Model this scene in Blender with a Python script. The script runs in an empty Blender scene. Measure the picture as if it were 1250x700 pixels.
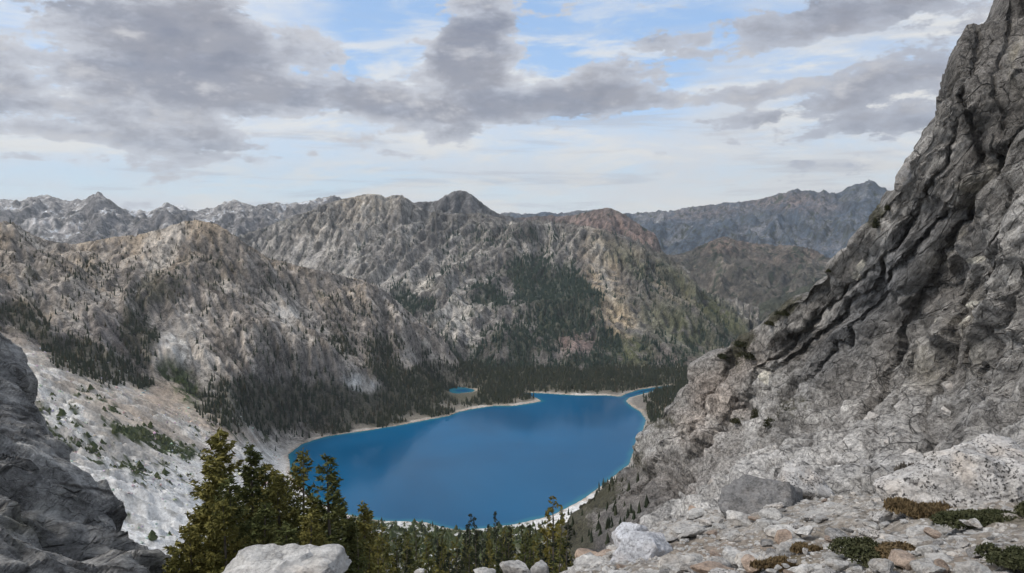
import bpy, bmesh, math, random, time
import numpy as np
from mathutils import Vector
T0 = time.time()
def log(*a): print('[%5.1f]' % (time.time() - T0), *a, flush=True)
S = bpy.context.scene
C = S.collection
rng = np.random.default_rng(7)
random.seed(7)
R = math.radians

# ------------------------------------------------------------------ camera
F, PITCH, CAMZ = 962.0, R(5.2), 500.0            # photograph is 1250 x 700; lake level is z = 0
cam = bpy.data.cameras.new('camera'); co = bpy.data.objects.new('camera', cam); C.objects.link(co)
co.location = (0, 0, CAMZ); co.rotation_euler = (R(90) - PITCH, 0, 0)
cam.sensor_width = 36; cam.lens = 36 * F / 1250; cam.clip_start = .1; cam.clip_end = 90000
S.camera = co
S.view_settings.view_transform = 'Standard'; S.view_settings.look = 'None'
S.view_settings.exposure = 0.0; S.view_settings.gamma = 1
S.cycles.max_bounces = 5; S.cycles.diffuse_bounces = 3; S.cycles.volume_bounces = 0
S.cycles.transparent_max_bounces = 4; S.cycles.adaptive_threshold = .03

CP, SP = math.cos(PITCH), math.sin(PITCH)
def W(px, py, D):                                 # the place seen at a point of the photograph, D metres away
    u = (px - 625) / F; v = (350 - py) / F
    s = D / (CP + v * SP)
    return np.array([u * s, D + 0 * s, CAMZ + (-SP + v * CP) * s])
def proj(x, y, z):
    d = np.maximum(y * CP - (z - CAMZ) * SP, 1e-3)
    return 625 + F * x / d, 350 - F * (y * SP + (z - CAMZ) * CP) / d

# ------------------------------------------------------------------ node helper
class NT:
    def __init__(s, tree): s.t = tree; s.n = tree.nodes; s.l = tree.links
    def node(s, ty, ins=None, **kw):
        n = s.n.new(ty)
        for k, v in kw.items(): setattr(n, k, v)
        for k, v in (ins or {}).items():
            if isinstance(v, bpy.types.NodeSocket): s.l.new(v, n.inputs[k])
            else: n.inputs[k].default_value = v
        return n
    def m(s, op, a, b=0.0, c=0.0, clamp=False):
        return s.node('ShaderNodeMath', {0: a, 1: b, 2: c}, operation=op, use_clamp=clamp).outputs[0]
    def mix(s, f, a, b, mode='MIX'):
        n = s.node('ShaderNodeMix', data_type='RGBA', blend_type=mode)
        for k, v in ((0, f), (6, a), (7, b)):
            if isinstance(v, bpy.types.NodeSocket): s.l.new(v, n.inputs[k])
            else: n.inputs[k].default_value = v if k == 0 else (*v[:3], 1)
        return n.outputs[2]
    def ss(s, x, a, b, lo=0.0, hi=1.0):
        return s.node('ShaderNodeMapRange', {0: x, 1: a, 2: b, 3: lo, 4: hi}, interpolation_type='SMOOTHSTEP').outputs[0]
    def noise(s, vec, scale, detail=5, rough=.55, dist=0.0, ntype='FBM'):
        n = s.node('ShaderNodeTexNoise', {'Vector': vec, 'Scale': scale, 'Detail': detail, 'Roughness': rough, 'Distortion': dist})
        n.noise_type = ntype
        return n.outputs[0]
    def facet(s, vec, scale, rnd=1.0):
        """height of randomly tilted planes, one to a cell, and a random value per cell"""
        v = s.node('ShaderNodeTexVoronoi', {'Vector': vec, 'Scale': scale, 'Randomness': rnd})
        q = s.node('ShaderNodeVectorMath', {0: vec, 3: scale}, operation='SCALE').outputs[0]
        p = s.node('ShaderNodeVectorMath', {0: v.outputs['Position'], 3: scale}, operation='SCALE').outputs[0]
        d = s.node('ShaderNodeVectorMath', {0: q, 1: p}, operation='SUBTRACT').outputs[0]
        c = s.node('ShaderNodeVectorMath', {0: v.outputs['Color'], 1: (.5, .5, .5)}, operation='SUBTRACT').outputs[0]
        h = s.node('ShaderNodeVectorMath', {0: d, 1: c}, operation='DOT_PRODUCT').outputs[1]
        r = s.node('ShaderNodeSeparateColor', {0: v.outputs['Color']}).outputs[0]
        return s.m('ADD', h, s.m('MULTIPLY', r, .5)), r
    def mapping(s, vec, loc=(0, 0, 0), rot=(0, 0, 0), scale=(1, 1, 1), ty='POINT'):
        return s.node('ShaderNodeMapping', {'Vector': vec, 'Location': loc, 'Rotation': rot, 'Scale': scale}, vector_type=ty).outputs[0]

# ------------------------------------------------------------------ sky
SUN_EL, SUN_AZ = R(48), R(-105)                   # azimuth clockwise from +Y (the view): a veiled sun at the left, a little behind
w = bpy.data.worlds.new('World'); S.world = w; w.use_nodes = True
n = NT(w.node_tree); n.n.clear()
sky = n.node('ShaderNodeTexSky', sky_type='NISHITA', sun_disc=False, sun_elevation=SUN_EL, sun_rotation=SUN_AZ, altitude=2200)
geo = n.node('ShaderNodeNewGeometry')
dirv = n.node('ShaderNodeVectorMath', {0: geo.outputs['Incoming'], 3: -1.0}, operation='SCALE').outputs[0]
sx = n.node('ShaderNodeSeparateXYZ', {0: dirv}).outputs
az = n.m('ARCTAN2', sx[0], sx[1]); el = n.m('ARCSINE', sx[2])
ae = n.node('ShaderNodeCombineXYZ', {0: az, 1: el, 2: 0.0}).outputs[0]
zz = n.m('ADD', n.m('MAXIMUM', sx[2], 0.0), .13)
pl = n.node('ShaderNodeCombineXYZ', {0: n.m('DIVIDE', sx[0], zz), 1: n.m('DIVIDE', sx[1], zz), 2: 0.0}).outputs[0]
def AE(px, py):
    p = W(px, py, 1.0); d = p - np.array([0, 0, CAMZ]); d /= np.linalg.norm(d)
    return math.atan2(d[0], d[1]), math.asin(d[2])
def blobs(lst, vec):
    tot = None
    for px, py, rx, ry, ang, wt in lst:
        a, e = AE(px, py)
        mp = n.mapping(vec, (a, e, 0), (0, 0, R(ang)), (rx / F, ry / F, 1), 'TEXTURE')
        g = n.node('ShaderNodeTexGradient', {'Vector': mp}, gradient_type='SPHERICAL').outputs[1]
        g = n.m('MULTIPLY', n.m('SMOOTH_MIN', g, .6, .3), wt)
        tot = g if tot is None else n.m('ADD', tot, g)
    return tot
warp = n.node('ShaderNodeTexNoise', {'Vector': dirv, 'Scale': 6.0, 'Detail': 4.0, 'Roughness': .6}).outputs[1]
wv = n.node('ShaderNodeVectorMath', {0: warp, 1: (.5, .5, .5)}, operation='SUBTRACT').outputs[0]
wv = n.node('ShaderNodeVectorMath', {0: wv, 1: (.09, .05, 0)}, operation='MULTIPLY').outputs[0]
aew = n.node('ShaderNodeVectorMath', {0: ae, 1: wv}, operation='ADD').outputs[0]
CL = [(60, 60, 340, 95, 0, 1.25), (250, 65, 200, 85, -5, 1.2), (0, 100, 240, 45, 0, .5), (330, 120, 150, 30, -8, .6),
      (150, 158, 260, 26, -4, .75), (420, 122, 80, 30, 10, .9), (500, 100, 120, 50, 35, 1.25), (575, 30, 62, 90, -8, 1.25), (590, 70, 70, 50, 0, .9),
      (600, 120, 110, 32, 5, .9), (740, 108, 105, 42, 8, 1.1), (650, 135, 200, 34, 3, .85), (560, 165, 60, 18, 0, .5),
      (960, 32, 240, 30, 10, .8), (1080, 10, 160, 32, 8, .7), (900, 115, 130, 17, 7, .9), (1050, 118, 140, 26, 12, .9),
      (1090, 145, 160, 16, 8, .8), (1060, 5, 260, 36, 6, .3), (1150, 60, 150, 60, 20, .35), (300, 172, 200, 14, -3, .5), (560, 140, 130, 34, 0, .5), (840, 222, 120, 5, 0, .4), (1120, 158, 80, 22, 0, .7), (1120, 70, 160, 40, 15, .5), (890, 150, 70, 16, 10, .55), (760, 188, 50, 10, 3, .5),
      (120, 176, 300, 14, -3, .75), (120, 198, 260, 9, 2, .6), (470, 190, 160, 7, 2, .5), (960, 200, 90, 6, 0, .45), (700, 222, 90, 5, 0, .4), (420, 15, 40, 22, 0, .5), (500, 35, 40, 18, 10, .45), (690, 15, 90, 20, 10, .45), (800, 50, 80, 22, 10, .5)]
cb = blobs(CL, aew)
def cl_noise(v_):
    return n.noise(n.mapping(v_, scale=(1, 1, 2.0)), 4.2, 10, .60, .25), n.noise(n.mapping(v_, (4, 2, 0), scale=(1, 1, 2.4)), 13.0, 7, .62, .2)
n1, n2 = cl_noise(dirv)
up_ = n.node('ShaderNodeVectorMath', {0: dirv, 1: (-.012, .0, .020)}, operation='ADD').outputs[0]
m1, m2 = cl_noise(up_)
lit = n.m('ADD', n.m('MULTIPLY', n.m('SUBTRACT', n1, m1), 1.5), n.m('MULTIPLY', n.m('SUBTRACT', n2, m2), .7))
n3 = n.noise(n.mapping(ae, (1, 0, 0), scale=(3, 14, 1)), 2.0, 7, .6, .3)
outside = n.m('MAXIMUM', n.ss(el, .32, .7), n.ss(n.m('ABSOLUTE', az), .62, 1.0))
cbo = n.m('ADD', cb, n.m('MULTIPLY', outside, .22))
fld = n.m('ADD', n.m('MULTIPLY', cbo, .80), n.m('MULTIPLY', n.m('SUBTRACT', n1, .5), 1.7))
fld = n.m('ADD', fld, n.m('ADD', n.m('MULTIPLY', n.m('SUBTRACT', n2, .5), 1.5), n.m('MULTIPLY', n.m('SUBTRACT', n.noise(n.mapping(dirv, (2, 7, 1), scale=(1, 1, 2.2)), 34.0, 6, .62, .3), .5), .8)))
dens = n.ss(fld, .27, .47)
core = n.ss(fld, .35, 1.0)
# veil: thin high cloud, thick to the horizon, with a blue gap overhead in the middle
gap = blobs([(700, 30, 300, 120, 0, 1.3), (470, 50, 130, 90, 0, .9), (760, 110, 130, 60, 0, .6), (100, 222, 520, 26, 0, .6), (520, 175, 200, 22, 0, .1),(380, 95, 60, 40, 0, .3), (1010, 90, 130, 26, 8, .3)], ae)
veil = n.m('SUBTRACT', n.m('ADD', .86, n.m('MULTIPLY', n.m('SUBTRACT', n3, .5), 1.6)), n.m('MULTIPLY', gap, 1.1))
veil = n.m('ADD', veil, n.m('ADD', n.m('MULTIPLY', n.m('SUBTRACT', n2, .5), .9), n.m('MULTIPLY', n.m('SUBTRACT', n1, .5), 1.4)))
veil = n.m('MAXIMUM', n.m('MINIMUM', veil, .96), .12)
k = 10.0
hz = n.ss(el, -.02, .16)
sidew = n.ss(az, -.1, .55)
veilc_low = n.mix(sidew, (.80 * k, .84 * k, .88 * k), (.90 * k, .87 * k, .82 * k))
veilc = n.mix(hz, veilc_low, n.mix(sidew, (.74 * k, .79 * k, .87 * k), (.64 * k, .69 * k, .77 * k)))
bluec = n.mix(.55, n.mix(1.0, sky.outputs[0], (2.2, 2.2, 2.2), 'MULTIPLY'), (.24 * k, .46 * k, .80 * k))
base = n.mix(veil, bluec, veilc)
stk = n.m('MULTIPLY', n.ss(n.noise(n.mapping(ae, (3, 0, 0), scale=(2.2, 26, 1)), 2.2, 7, .6, .35), .50, .66), n.ss(el, .26, .12)); base = n.mix(n.m('MULTIPLY', stk, .60), base, n.mix(sidew, (.52 * k, .55 * k, .62 * k), (.60 * k, .60 * k, .63 * k)))
crm = n.m('MULTIPLY', n.ss(n.noise(n.mapping(ae, (9, 4, 0), scale=(2.6, 11, 1)), 2.0, 7, .62, .4), .46, .62), n.ss(el, .34, .16)); base = n.mix(n.m('MULTIPLY', crm, .75), base, (.90 * k, .88 * k, .84 * k))
cl_edge = n.mix(sidew, (.62 * k, .64 * k, .70 * k), (.46 * k, .49 * k, .57 * k))
cl_core = n.mix(n.ss(n2, .3, .7), (.255 * k, .27 * k, .34 * k), (.335 * k, .34 * k, .39 * k))
clc = n.mix(core, cl_edge, cl_core); clc = n.mix(n.ss(lit, .05, .30), clc, (.60 * k, .595 * k, .62 * k)); clc = n.mix(n.ss(lit, .0, -.25, 0.0, .7), clc, (.20 * k, .215 * k, .28 * k))
col = n.mix(n.m('MULTIPLY', dens, .93), base, clc)
bg = n.node('ShaderNodeBackground', {'Color': col, 'Strength': .1})
n.l.new(bg.outputs[0], n.node('ShaderNodeOutputWorld').inputs[0])
w.cycles.sampling_method = 'MANUAL'; w.cycles.sample_map_resolution = 512

# ------------------------------------------------------------------ sun
sl = bpy.data.lights.new('sun', 'SUN'); so = bpy.data.objects.new('sun', sl); C.objects.link(so)
sl.energy = 3.1; sl.angle = R(24); sl.color = (1, .93, .84)
sd = Vector((math.sin(SUN_AZ) * math.cos(SUN_EL), math.cos(SUN_AZ) * math.cos(SUN_EL), math.sin(SUN_EL)))
so.rotation_euler = sd.to_track_quat('Z', 'Y').to_euler(); so.location = (0, 0, 900)

# ------------------------------------------------------------------ numpy noise
_P = np.random.default_rng(3).permutation(256).astype(np.int32); _P = np.concatenate([_P, _P, _P])
_a = np.random.default_rng(4).normal(size=(256, 3)); _G3 = (_a / np.linalg.norm(_a, axis=1)[:, None] * 1.5).astype(np.float32)
def fade(t): return t * t * t * (t * (t * 6 - 15) + 10)
def pn3(p, seed=0):
    pi = np.floor(p).astype(np.int32); f = (p - pi).astype(np.float32); pi = (pi + seed * 37) & 255
    X, Y, Z = pi.T; X1 = (X + 1) & 255; Y1 = (Y + 1) & 255; Z1 = (Z + 1) & 255
    u = fade(f); r = 0
    for dx, xx in ((0, X), (1, X1)):
        a = _P[xx]; wx = u[:, 0] if dx else 1 - u[:, 0]
        for dy, yy in ((0, Y), (1, Y1)):
            b = _P[a + yy]; wy = u[:, 1] if dy else 1 - u[:, 1]; wxy = wx * wy
            for dz, z_ in ((0, Z), (1, Z1)):
                g = _G3[_P[b + z_]]; wz = u[:, 2] if dz else 1 - u[:, 2]
                r = r + wxy * wz * (g[:, 0] * (f[:, 0] - dx) + g[:, 1] * (f[:, 1] - dy) + g[:, 2] * (f[:, 2] - dz))
    return r
_b = np.random.default_rng(5).uniform(0, 2 * np.pi, 256); _G2 = (np.stack([np.cos(_b), np.sin(_b)], 1) * 1.4).astype(np.float32)
def pn2(x, y, seed=0):
    xi = np.floor(x).astype(np.int64); yi = np.floor(y).astype(np.int64); fx = (x - xi); fy = (y - yi)
    xi = (xi + seed * 17) & 255; yi = (yi + seed * 59) & 255; x1 = (xi + 1) & 255; y1 = (yi + 1) & 255
    u, v = fade(fx), fade(fy); r = 0
    for dx, xx in ((0, xi), (1, x1)):
        a = _P[xx]; wx = u if dx else 1 - u
        for dy, yy in ((0, yi), (1, y1)):
            g = _G2[_P[a + yy]]; wy = v if dy else 1 - v
            r = r + wx * wy * (g[..., 0] * (fx - dx) + g[..., 1] * (fy - dy))
    return r
def fbm2(x, y, wl, octv=6, gain=.5, seed=0, ridged=False, foot=None):
    r = 0; a = 1; tot = 0
    for i in range(octv):
        v = pn2(x / wl + i * 5.2, y / wl - i * 3.7, seed + i)
        if ridged: v = 1 - 2.2 * np.abs(v); v = v * np.abs(v)
        if foot is not None: v = v * np.clip(wl / foot / 1.5 - 1, 0, 1)
        r = r + a * v; tot += a; a *= gain; wl /= 2.03
    return r / tot
def fbm3(p, wl, octv=6, gain=.5, seed=0, ridged=False, foot=None):
    r = 0; a = 1; tot = 0
    for i in range(octv):
        v = pn3(p / wl + i * 5.2, seed + i)
        if ridged: v = 1 - 2.2 * np.abs(v)
        if foot is not None: v = v * np.clip(wl / foot / 1.5 - 1, 0, 1)
        r = r + a * v; tot += a; a *= gain; wl /= 2.03
    return r / tot
def _h(i, j, k, s):
    U = np.uint32; h = i.astype(U) * U(374761393) + j.astype(U) * U(668265263) + k.astype(U) * U(2246822519) + U((s * 144665 + 977) & 0xffffffff)
    h = (h ^ (h >> U(13))) * U(1274126177); h ^= h >> U(16); h *= U(2654435761); return h ^ (h >> U(15))
def cells(p, seed=0):
    """nearest and second nearest of jittered cells: distances F1, F2, a tilted-facet height and a random value per cell"""
    pi = np.floor(p).astype(np.int32); f = (p - pi).astype(np.float32); N = len(p); c_ = np.float32(1 / 1023); e_ = np.float32(1 / 255)
    f1 = np.full(N, 9., np.float32); f2 = np.full(N, 9., np.float32); ht = np.zeros(N, np.float32); h2 = np.zeros(N, np.float32); rv = np.zeros(N, np.float32)
    for i in (-1, 0, 1):
        for j in (-1, 0, 1):
            for k_ in (-1, 0, 1):
                h = _h(pi[:, 0] + i, pi[:, 1] + j, pi[:, 2] + k_, seed)
                d0 = f[:, 0] - i - (h & 1023) * c_; d1 = f[:, 1] - j - ((h >> 10) & 1023) * c_; d2 = f[:, 2] - k_ - ((h >> 20) & 1023) * c_
                d = d0 * d0 + d1 * d1 + d2 * d2
                nr = d < f1; f2 = np.where(nr, f1, np.minimum(f2, d))
                t = ((h >> 3) & 255) * e_ - np.float32(.5); t2 = ((h >> 11) & 255) * e_ - np.float32(.5); t3 = ((h >> 19) & 255) * e_ - np.float32(.5); v = ((h >> 7) & 255) * e_
                hn = v - .5 + 1.3 * (t * d0 + t2 * d1 + t3 * d2); h2 = np.where(nr, ht, np.where(d <= f2, hn, h2)); ht = np.where(nr, hn, ht); rv = np.where(nr, v, rv); f1 = np.where(nr, d, f1)
    f1 = np.sqrt(f1); f2 = np.sqrt(f2); b_ = sstep(f2 - f1, -.16, .16); return f1, f2, ht * b_ + h2 * (1 - b_), rv
def sstep(x, a, b): t = np.clip((x - a) / (b - a), 0, 1); return t * t * (3 - 2 * t)
def tps(P, V, Q, lam=1e-3):
    """thin plate spline through 2-D points P with values V, read at Q"""
    sc = np.ptp(P, axis=0).max(); Pn = P / sc; Qn = Q / sc; N = len(P)
    def U(r2): return .5 * r2 * np.log(r2 + 1e-12)
    K = U(((Pn[:, None] - Pn[None]) ** 2).sum(-1)) + lam * np.eye(N) * .01
    A = np.zeros((N + 3, N + 3)); A[:N, :N] = K; A[:N, N] = 1; A[:N, N + 1:] = Pn; A[N, :N] = 1; A[N + 1:, :N] = Pn.T
    s = np.linalg.solve(A, np.concatenate([V, [0, 0, 0]]))
    out = np.zeros(len(Q))
    out += s[N] + Qn @ s[N + 1:]
    for i in range(N): out += s[i] * U((Qn[:, 0] - Pn[i, 0]) ** 2 + (Qn[:, 1] - Pn[i, 1]) ** 2)
    return out
def bil(G, fx, fy):
    h, w_ = G.shape; fx = np.clip(fx, 0, w_ - 1.001); fy = np.clip(fy, 0, h - 1.001)
    ix = fx.astype(int); iy = fy.astype(int); a = fx - ix; b = fy - iy
    return (G[iy, ix] * (1 - a) + G[iy, ix + 1] * a) * (1 - b) + (G[iy + 1, ix] * (1 - a) + G[iy + 1, ix + 1] * a) * b
def erode(H, cell, drops=16000, batches=10, steps=50, rate=.35, seed=1):
    """rain running down a height grid (metres): cuts gullies and drops fans; returns heights and where it ran"""
    r = np.random.default_rng(seed); h, w_ = H.shape; H = (H / cell).ravel().copy(); flow = np.zeros(h * w_)
    for b in range(batches):
        x = r.uniform(1, w_ - 2, drops); y = r.uniform(1, h - 2, drops); dx = np.zeros(drops); dy = np.zeros(drops)
        v = np.ones(drops); wt = np.ones(drops); sed = np.zeros(drops)
        for s in range(steps):
            ix = x.astype(int); iy = y.astype(int); a = x - ix; c = y - iy; i0 = iy * w_ + ix
            h00, h10, h01, h11 = H[i0], H[i0 + 1], H[i0 + w_], H[i0 + w_ + 1]
            gx = (h10 - h00) * (1 - c) + (h11 - h01) * c; gy = (h01 - h00) * (1 - a) + (h11 - h10) * a
            z0 = (h00 * (1 - a) + h10 * a) * (1 - c) + (h01 * (1 - a) + h11 * a) * c
            dx = dx * .15 - gx * .85; dy = dy * .15 - gy * .85
            L = np.hypot(dx, dy) + 1e-9; dx /= L; dy /= L
            nx = np.clip(x + dx, 1, w_ - 2.01); ny = np.clip(y + dy, 1, h - 2.01)
            jx = nx.astype(int); jy = ny.astype(int); e = nx - jx; g = ny - jy; j0 = jy * w_ + jx
            z1 = (H[j0] * (1 - e) + H[j0 + 1] * e) * (1 - g) + (H[j0 + w_] * (1 - e) + H[j0 + w_ + 1] * e) * g
            dz = z1 - z0
            cap = np.maximum(-dz, .02) * v * wt * 4
            dep = np.where(dz > 0, np.minimum(dz, sed), np.where(sed > cap, (sed - cap) * .3, 0))
            ero = np.where((dz <= 0) & (sed <= cap), np.minimum((cap - sed) * rate, -dz * .8), 0)
            ch = dep - ero; sed += ero - dep
            dH = 0
            for o, q in ((0, (1 - a) * (1 - c)), (1, a * (1 - c)), (w_, (1 - a) * c), (w_ + 1, a * c)):
                dH = dH + np.bincount(i0 + o, ch * q, h * w_)
            H += np.clip(dH, -.12, .06)
            flow += np.bincount(i0, wt, h * w_)
            v = np.sqrt(np.clip(v * v - dz * 2, .05, 9)); wt *= .97; x, y = nx, ny
    return H.reshape(h, w_) * cell, flow.reshape(h, w_)
def blur(G, n_=1):
    for _ in range(n_):
        P_ = np.pad(G, 1, mode='edge'); G = (P_[:-2, 1:-1] + P_[2:, 1:-1] + P_[1:-1, :-2] + P_[1:-1, 2:] + 4 * P_[1:-1, 1:-1]) / 8
    return G
def lic(H, cell, wl, length, seed, sm=14):
    """noise drawn out down the fall line of a height grid: gullies, chutes and the ribs between them"""
    B = blur(H, sm); gy_, gx_ = np.gradient(B, cell); L = np.hypot(gx_, gy_) + 1e-3; gx_ /= L; gy_ /= L; h, w_ = H.shape
    X, Y = np.meshgrid(np.arange(w_) * cell, np.arange(h) * cell); N_ = fbm2(X, Y, wl, 3, .55, seed).astype(np.float32); acc = N_.copy(); n_ = max(6, int(length / (wl * .45))); st = length / n_ / cell
    gx_ = gx_.astype(np.float32); gy_ = gy_.astype(np.float32)
    for sg in (1, -1):
        x = np.tile(np.arange(w_, dtype=np.float32), (h, 1)); y = np.tile(np.arange(h, dtype=np.float32)[:, None], (1, w_))
        for _ in range(n_):
            i, j = np.clip(y, 0, h - 1).astype(np.int32), np.clip(x, 0, w_ - 1).astype(np.int32); x = x + sg * st * gx_[i, j]; y = y + sg * st * gy_[i, j]
            acc += N_[np.clip(y, 0, h - 1).astype(np.int32), np.clip(x, 0, w_ - 1).astype(np.int32)]
    acc = blur(acc, 1); return (acc - acc.mean()) / acc.std()
def poly_in(px, py, pts):
    ins = np.zeros(px.shape, bool); n_ = len(pts)
    for i in range(n_):
        x0, y0 = pts[i]; x1, y1 = pts[(i + 1) % n_]
        if y0 == y1: continue
        c = ((y0 > py) != (y1 > py)) & (px < (x1 - x0) * (py - y0) / (y1 - y0) + x0); ins ^= c
    return ins
def poly_dist(px, py, pts):
    d = np.full(px.shape, 1e9); n_ = len(pts)
    for i in range(n_):
        x0, y0 = pts[i]; x1, y1 = pts[(i + 1) % n_]; ex, ey = x1 - x0, y1 - y0
        t = np.clip(((px - x0) * ex + (py - y0) * ey) / (ex * ex + ey * ey + 1e-9), 0, 1)
        d = np.minimum(d, np.hypot(px - x0 - t * ex, py - y0 - t * ey))
    return d

# ------------------------------------------------------------------ mesh helpers
def new_obj(name, me, mat, parent=None, **tags):
    o = bpy.data.objects.new(name, me); C.objects.link(o)
    if mat is not None and not len(me.materials): me.materials.append(mat)
    if parent is not None: o.parent = parent
    for k_, v in tags.items(): o[k_] = v
    return o
def mesh_np(name, V, Fq, nper, smooth=True, attrs=None):
    me = bpy.data.meshes.new(name); V = np.ascontiguousarray(V, np.float32); Fq = np.ascontiguousarray(Fq, np.int32).ravel(); nf = len(Fq) // nper
    me.vertices.add(len(V)); me.vertices.foreach_set('co', V.ravel())
    me.loops.add(len(Fq)); me.loops.foreach_set('vertex_index', Fq)
    me.polygons.add(nf); me.polygons.foreach_set('loop_start', np.arange(nf, dtype=np.int32) * nper)
    me.polygons.foreach_set('use_smooth', np.full(nf, smooth))
    for k_, a in (attrs or {}).items():
        at = me.attributes.new(k_, 'FLOAT_COLOR', 'POINT'); c = np.ones((len(V), 4), np.float32); c[:, :a.shape[1]] = a; at.data.foreach_set('color', c.ravel())
    me.update(calc_edges=True); return me
def grid_faces(nr, nc):
    i = np.arange(nr * nc).reshape(nr, nc)
    return np.stack([i[:-1, :-1], i[:-1, 1:], i[1:, 1:], i[1:, :-1]], -1).reshape(-1, 4)
def lerp_pts(pts, x, col): a = np.array(pts, float); return np.interp(x, a[:, 0], a[:, col])

# ------------------------------------------------------------------ materials
def mat_terrain(name, scale=1.0, bump=.5, contrast=.35, bdist=1.0, rough=.95):
    m = bpy.data.materials.new(name); m.use_nodes = True; n = NT(m.node_tree); n.n.clear()
    tc = n.node('ShaderNodeTexCoord').outputs[3]
    cov = n.node('ShaderNodeAttribute', attribute_name='cover')
    wn = n.node('ShaderNodeTexNoise', {'Vector': tc, 'Scale': .012 * scale, 'Detail': 8.0, 'Roughness': .65}).outputs[1]
    vw = n.node('ShaderNodeVectorMath', {0: wn, 3: 30.0 / scale}, operation='SCALE').outputs[0]
    vw = n.node('ShaderNodeVectorMath', {0: tc, 1: vw}, operation='ADD').outputs[0]
    vs = n.mapping(vw, (0, 0, 0), (R(20), R(-25), 0), (1.0, 1.0, .38))
    f1, r1 = n.facet(vs, .018 * scale); f2, r2 = n.facet(vs, .06 * scale)
    a = n.noise(vw, .03 * scale, 13, .76); b = n.noise(vs, .12 * scale, 8, .74)
    g = n.noise(tc, .30 * scale, 7, .78)
    k = n.m('ADD', n.m('MULTIPLY', n.m('SUBTRACT', n.ss(a, .36, .64), .5), contrast * 1.5), n.m('MULTIPLY', n.m('SUBTRACT', n.ss(b, .36, .64), .5), contrast * 1.5))
    k = n.m('ADD', k, n.m('MULTIPLY', n.m('SUBTRACT', n.m('ADD', r1, r2), 1.0), contrast * .6))
    k = n.m('MULTIPLY', k, cov.outputs['Alpha'])
    k = n.m('ADD', n.m('ADD', k, 1.0), n.m('MULTIPLY', n.m('SUBTRACT', n.ss(g, .36, .64), .5), contrast * .9))
    k = n.m('MAXIMUM', k, .15)
    spk = n.m('MULTIPLY', n.m('MULTIPLY', n.ss(n.noise(n.mapping(vw, scale=(1, 1, .5)), .17 * scale, 5, .7), .53, .57), n.ss(n.noise(tc, .012 * scale, 4, .6), .38, .56)), n.m('MULTIPLY', cov.outputs['Alpha'], .62))
    c = n.node('ShaderNodeVectorMath', {0: cov.outputs[0], 3: k}, operation='SCALE').outputs[0]
    c = n.mix(spk, c, (.050, .048, .032))                                # low brush and stunted trees in the cracks
    h = n.m('ADD', n.m('ADD', n.m('MULTIPLY', a, 2.0), n.m('MULTIPLY', b, .8)), n.m('ADD', n.m('MULTIPLY', f1, .9), n.m('MULTIPLY', f2, .6)))
    h = n.m('ADD', n.m('MULTIPLY', h, cov.outputs['Alpha']), n.m('MULTIPLY', g, .25))
    bp = n.node('ShaderNodeBump', {'Strength': bump, 'Distance': bdist, 'Height': h}).outputs[0]
    s = n.node('ShaderNodeBsdfPrincipled', {'Base Color': c, 'Roughness': rough, 'Specular IOR Level': .15, 'Normal': bp})
    n.l.new(s.outputs[0], n.node('ShaderNodeOutputMaterial').inputs[0]); return m
def mat_foliage(name, ca, cb, scale=.05, bump=0.0):
    m = bpy.data.materials.new(name); m.use_nodes = True; n = NT(m.node_tree); n.n.clear()
    tc = n.node('ShaderNodeNewGeometry').outputs[0]
    oi = n.node('ShaderNodeObjectInfo').outputs[5]
    a = n.ss(n.m('ADD', n.noise(tc, scale, 3), n.m('MULTIPLY', n.m('SUBTRACT', oi, .5), .25)), .3, .7)
    b = n.noise(tc, scale * 14, 2)
    c = n.mix(a, ca, cb); c = n.mix(n.m('MULTIPLY', n.ss(b, .35, .7), .5), c, tuple(x * .45 for x in ca))
    s = n.node('ShaderNodeBsdfPrincipled', {'Base Color': c, 'Roughness': .8, 'Specular IOR Level': .15})
    n.l.new(s.outputs[0], n.node('ShaderNodeOutputMaterial').inputs[0]); return m
M = {}
M['hill'] = mat_terrain('mountain_rock', 1.0, 1.0, .50, 6.0)
M['far'] = mat_terrain('far_rock', .35, 1.0, .46, 18.0)
M['fir'] = mat_foliage('fir_needles', (.026, .036, .022), (.048, .054, .030), .02)
M['dead'] = mat_foliage('dry_needles', (.075, .060, .034), (.058, .060, .034), .02)

# water: blue glacial lake, faint ripples
m = bpy.data.materials.new('lake_water'); m.use_nodes = True; n = NT(m.node_tree); n.n.clear()
tc = n.node('ShaderNodeTexCoord').outputs[3]
deep = n.ss(n.noise(tc, .0022, 3, .5, .4), .35, .65)
c = n.mix(deep, (.0, .062, .150), (.0, .086, .200))
c = n.mix(n.m('MULTIPLY', n.node('ShaderNodeAttribute', attribute_name='shallow').outputs[2], .75), c, (.02, .155, .20))
wp = n.ss(n.noise(n.mapping(tc, scale=(1, .35, 1)), .006, 5, .6, .5), .40, .62)
rp = n.m('MULTIPLY', n.noise(n.mapping(tc, scale=(1, .5, 1)), .25, 5, .65), n.m('ADD', .3, wp))
bp = n.node('ShaderNodeBump', {'Strength': .13, 'Distance': .3, 'Height': rp}).outputs[0]
s = n.node('ShaderNodeBsdfPrincipled', {'Base Color': c, 'Roughness': .10, 'IOR': 1.33, 'Specular IOR Level': .14, 'Normal': bp})
n.l.new(s.outputs[0], n.node('ShaderNodeOutputMaterial').inputs[0]); M['water'] = m

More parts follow.
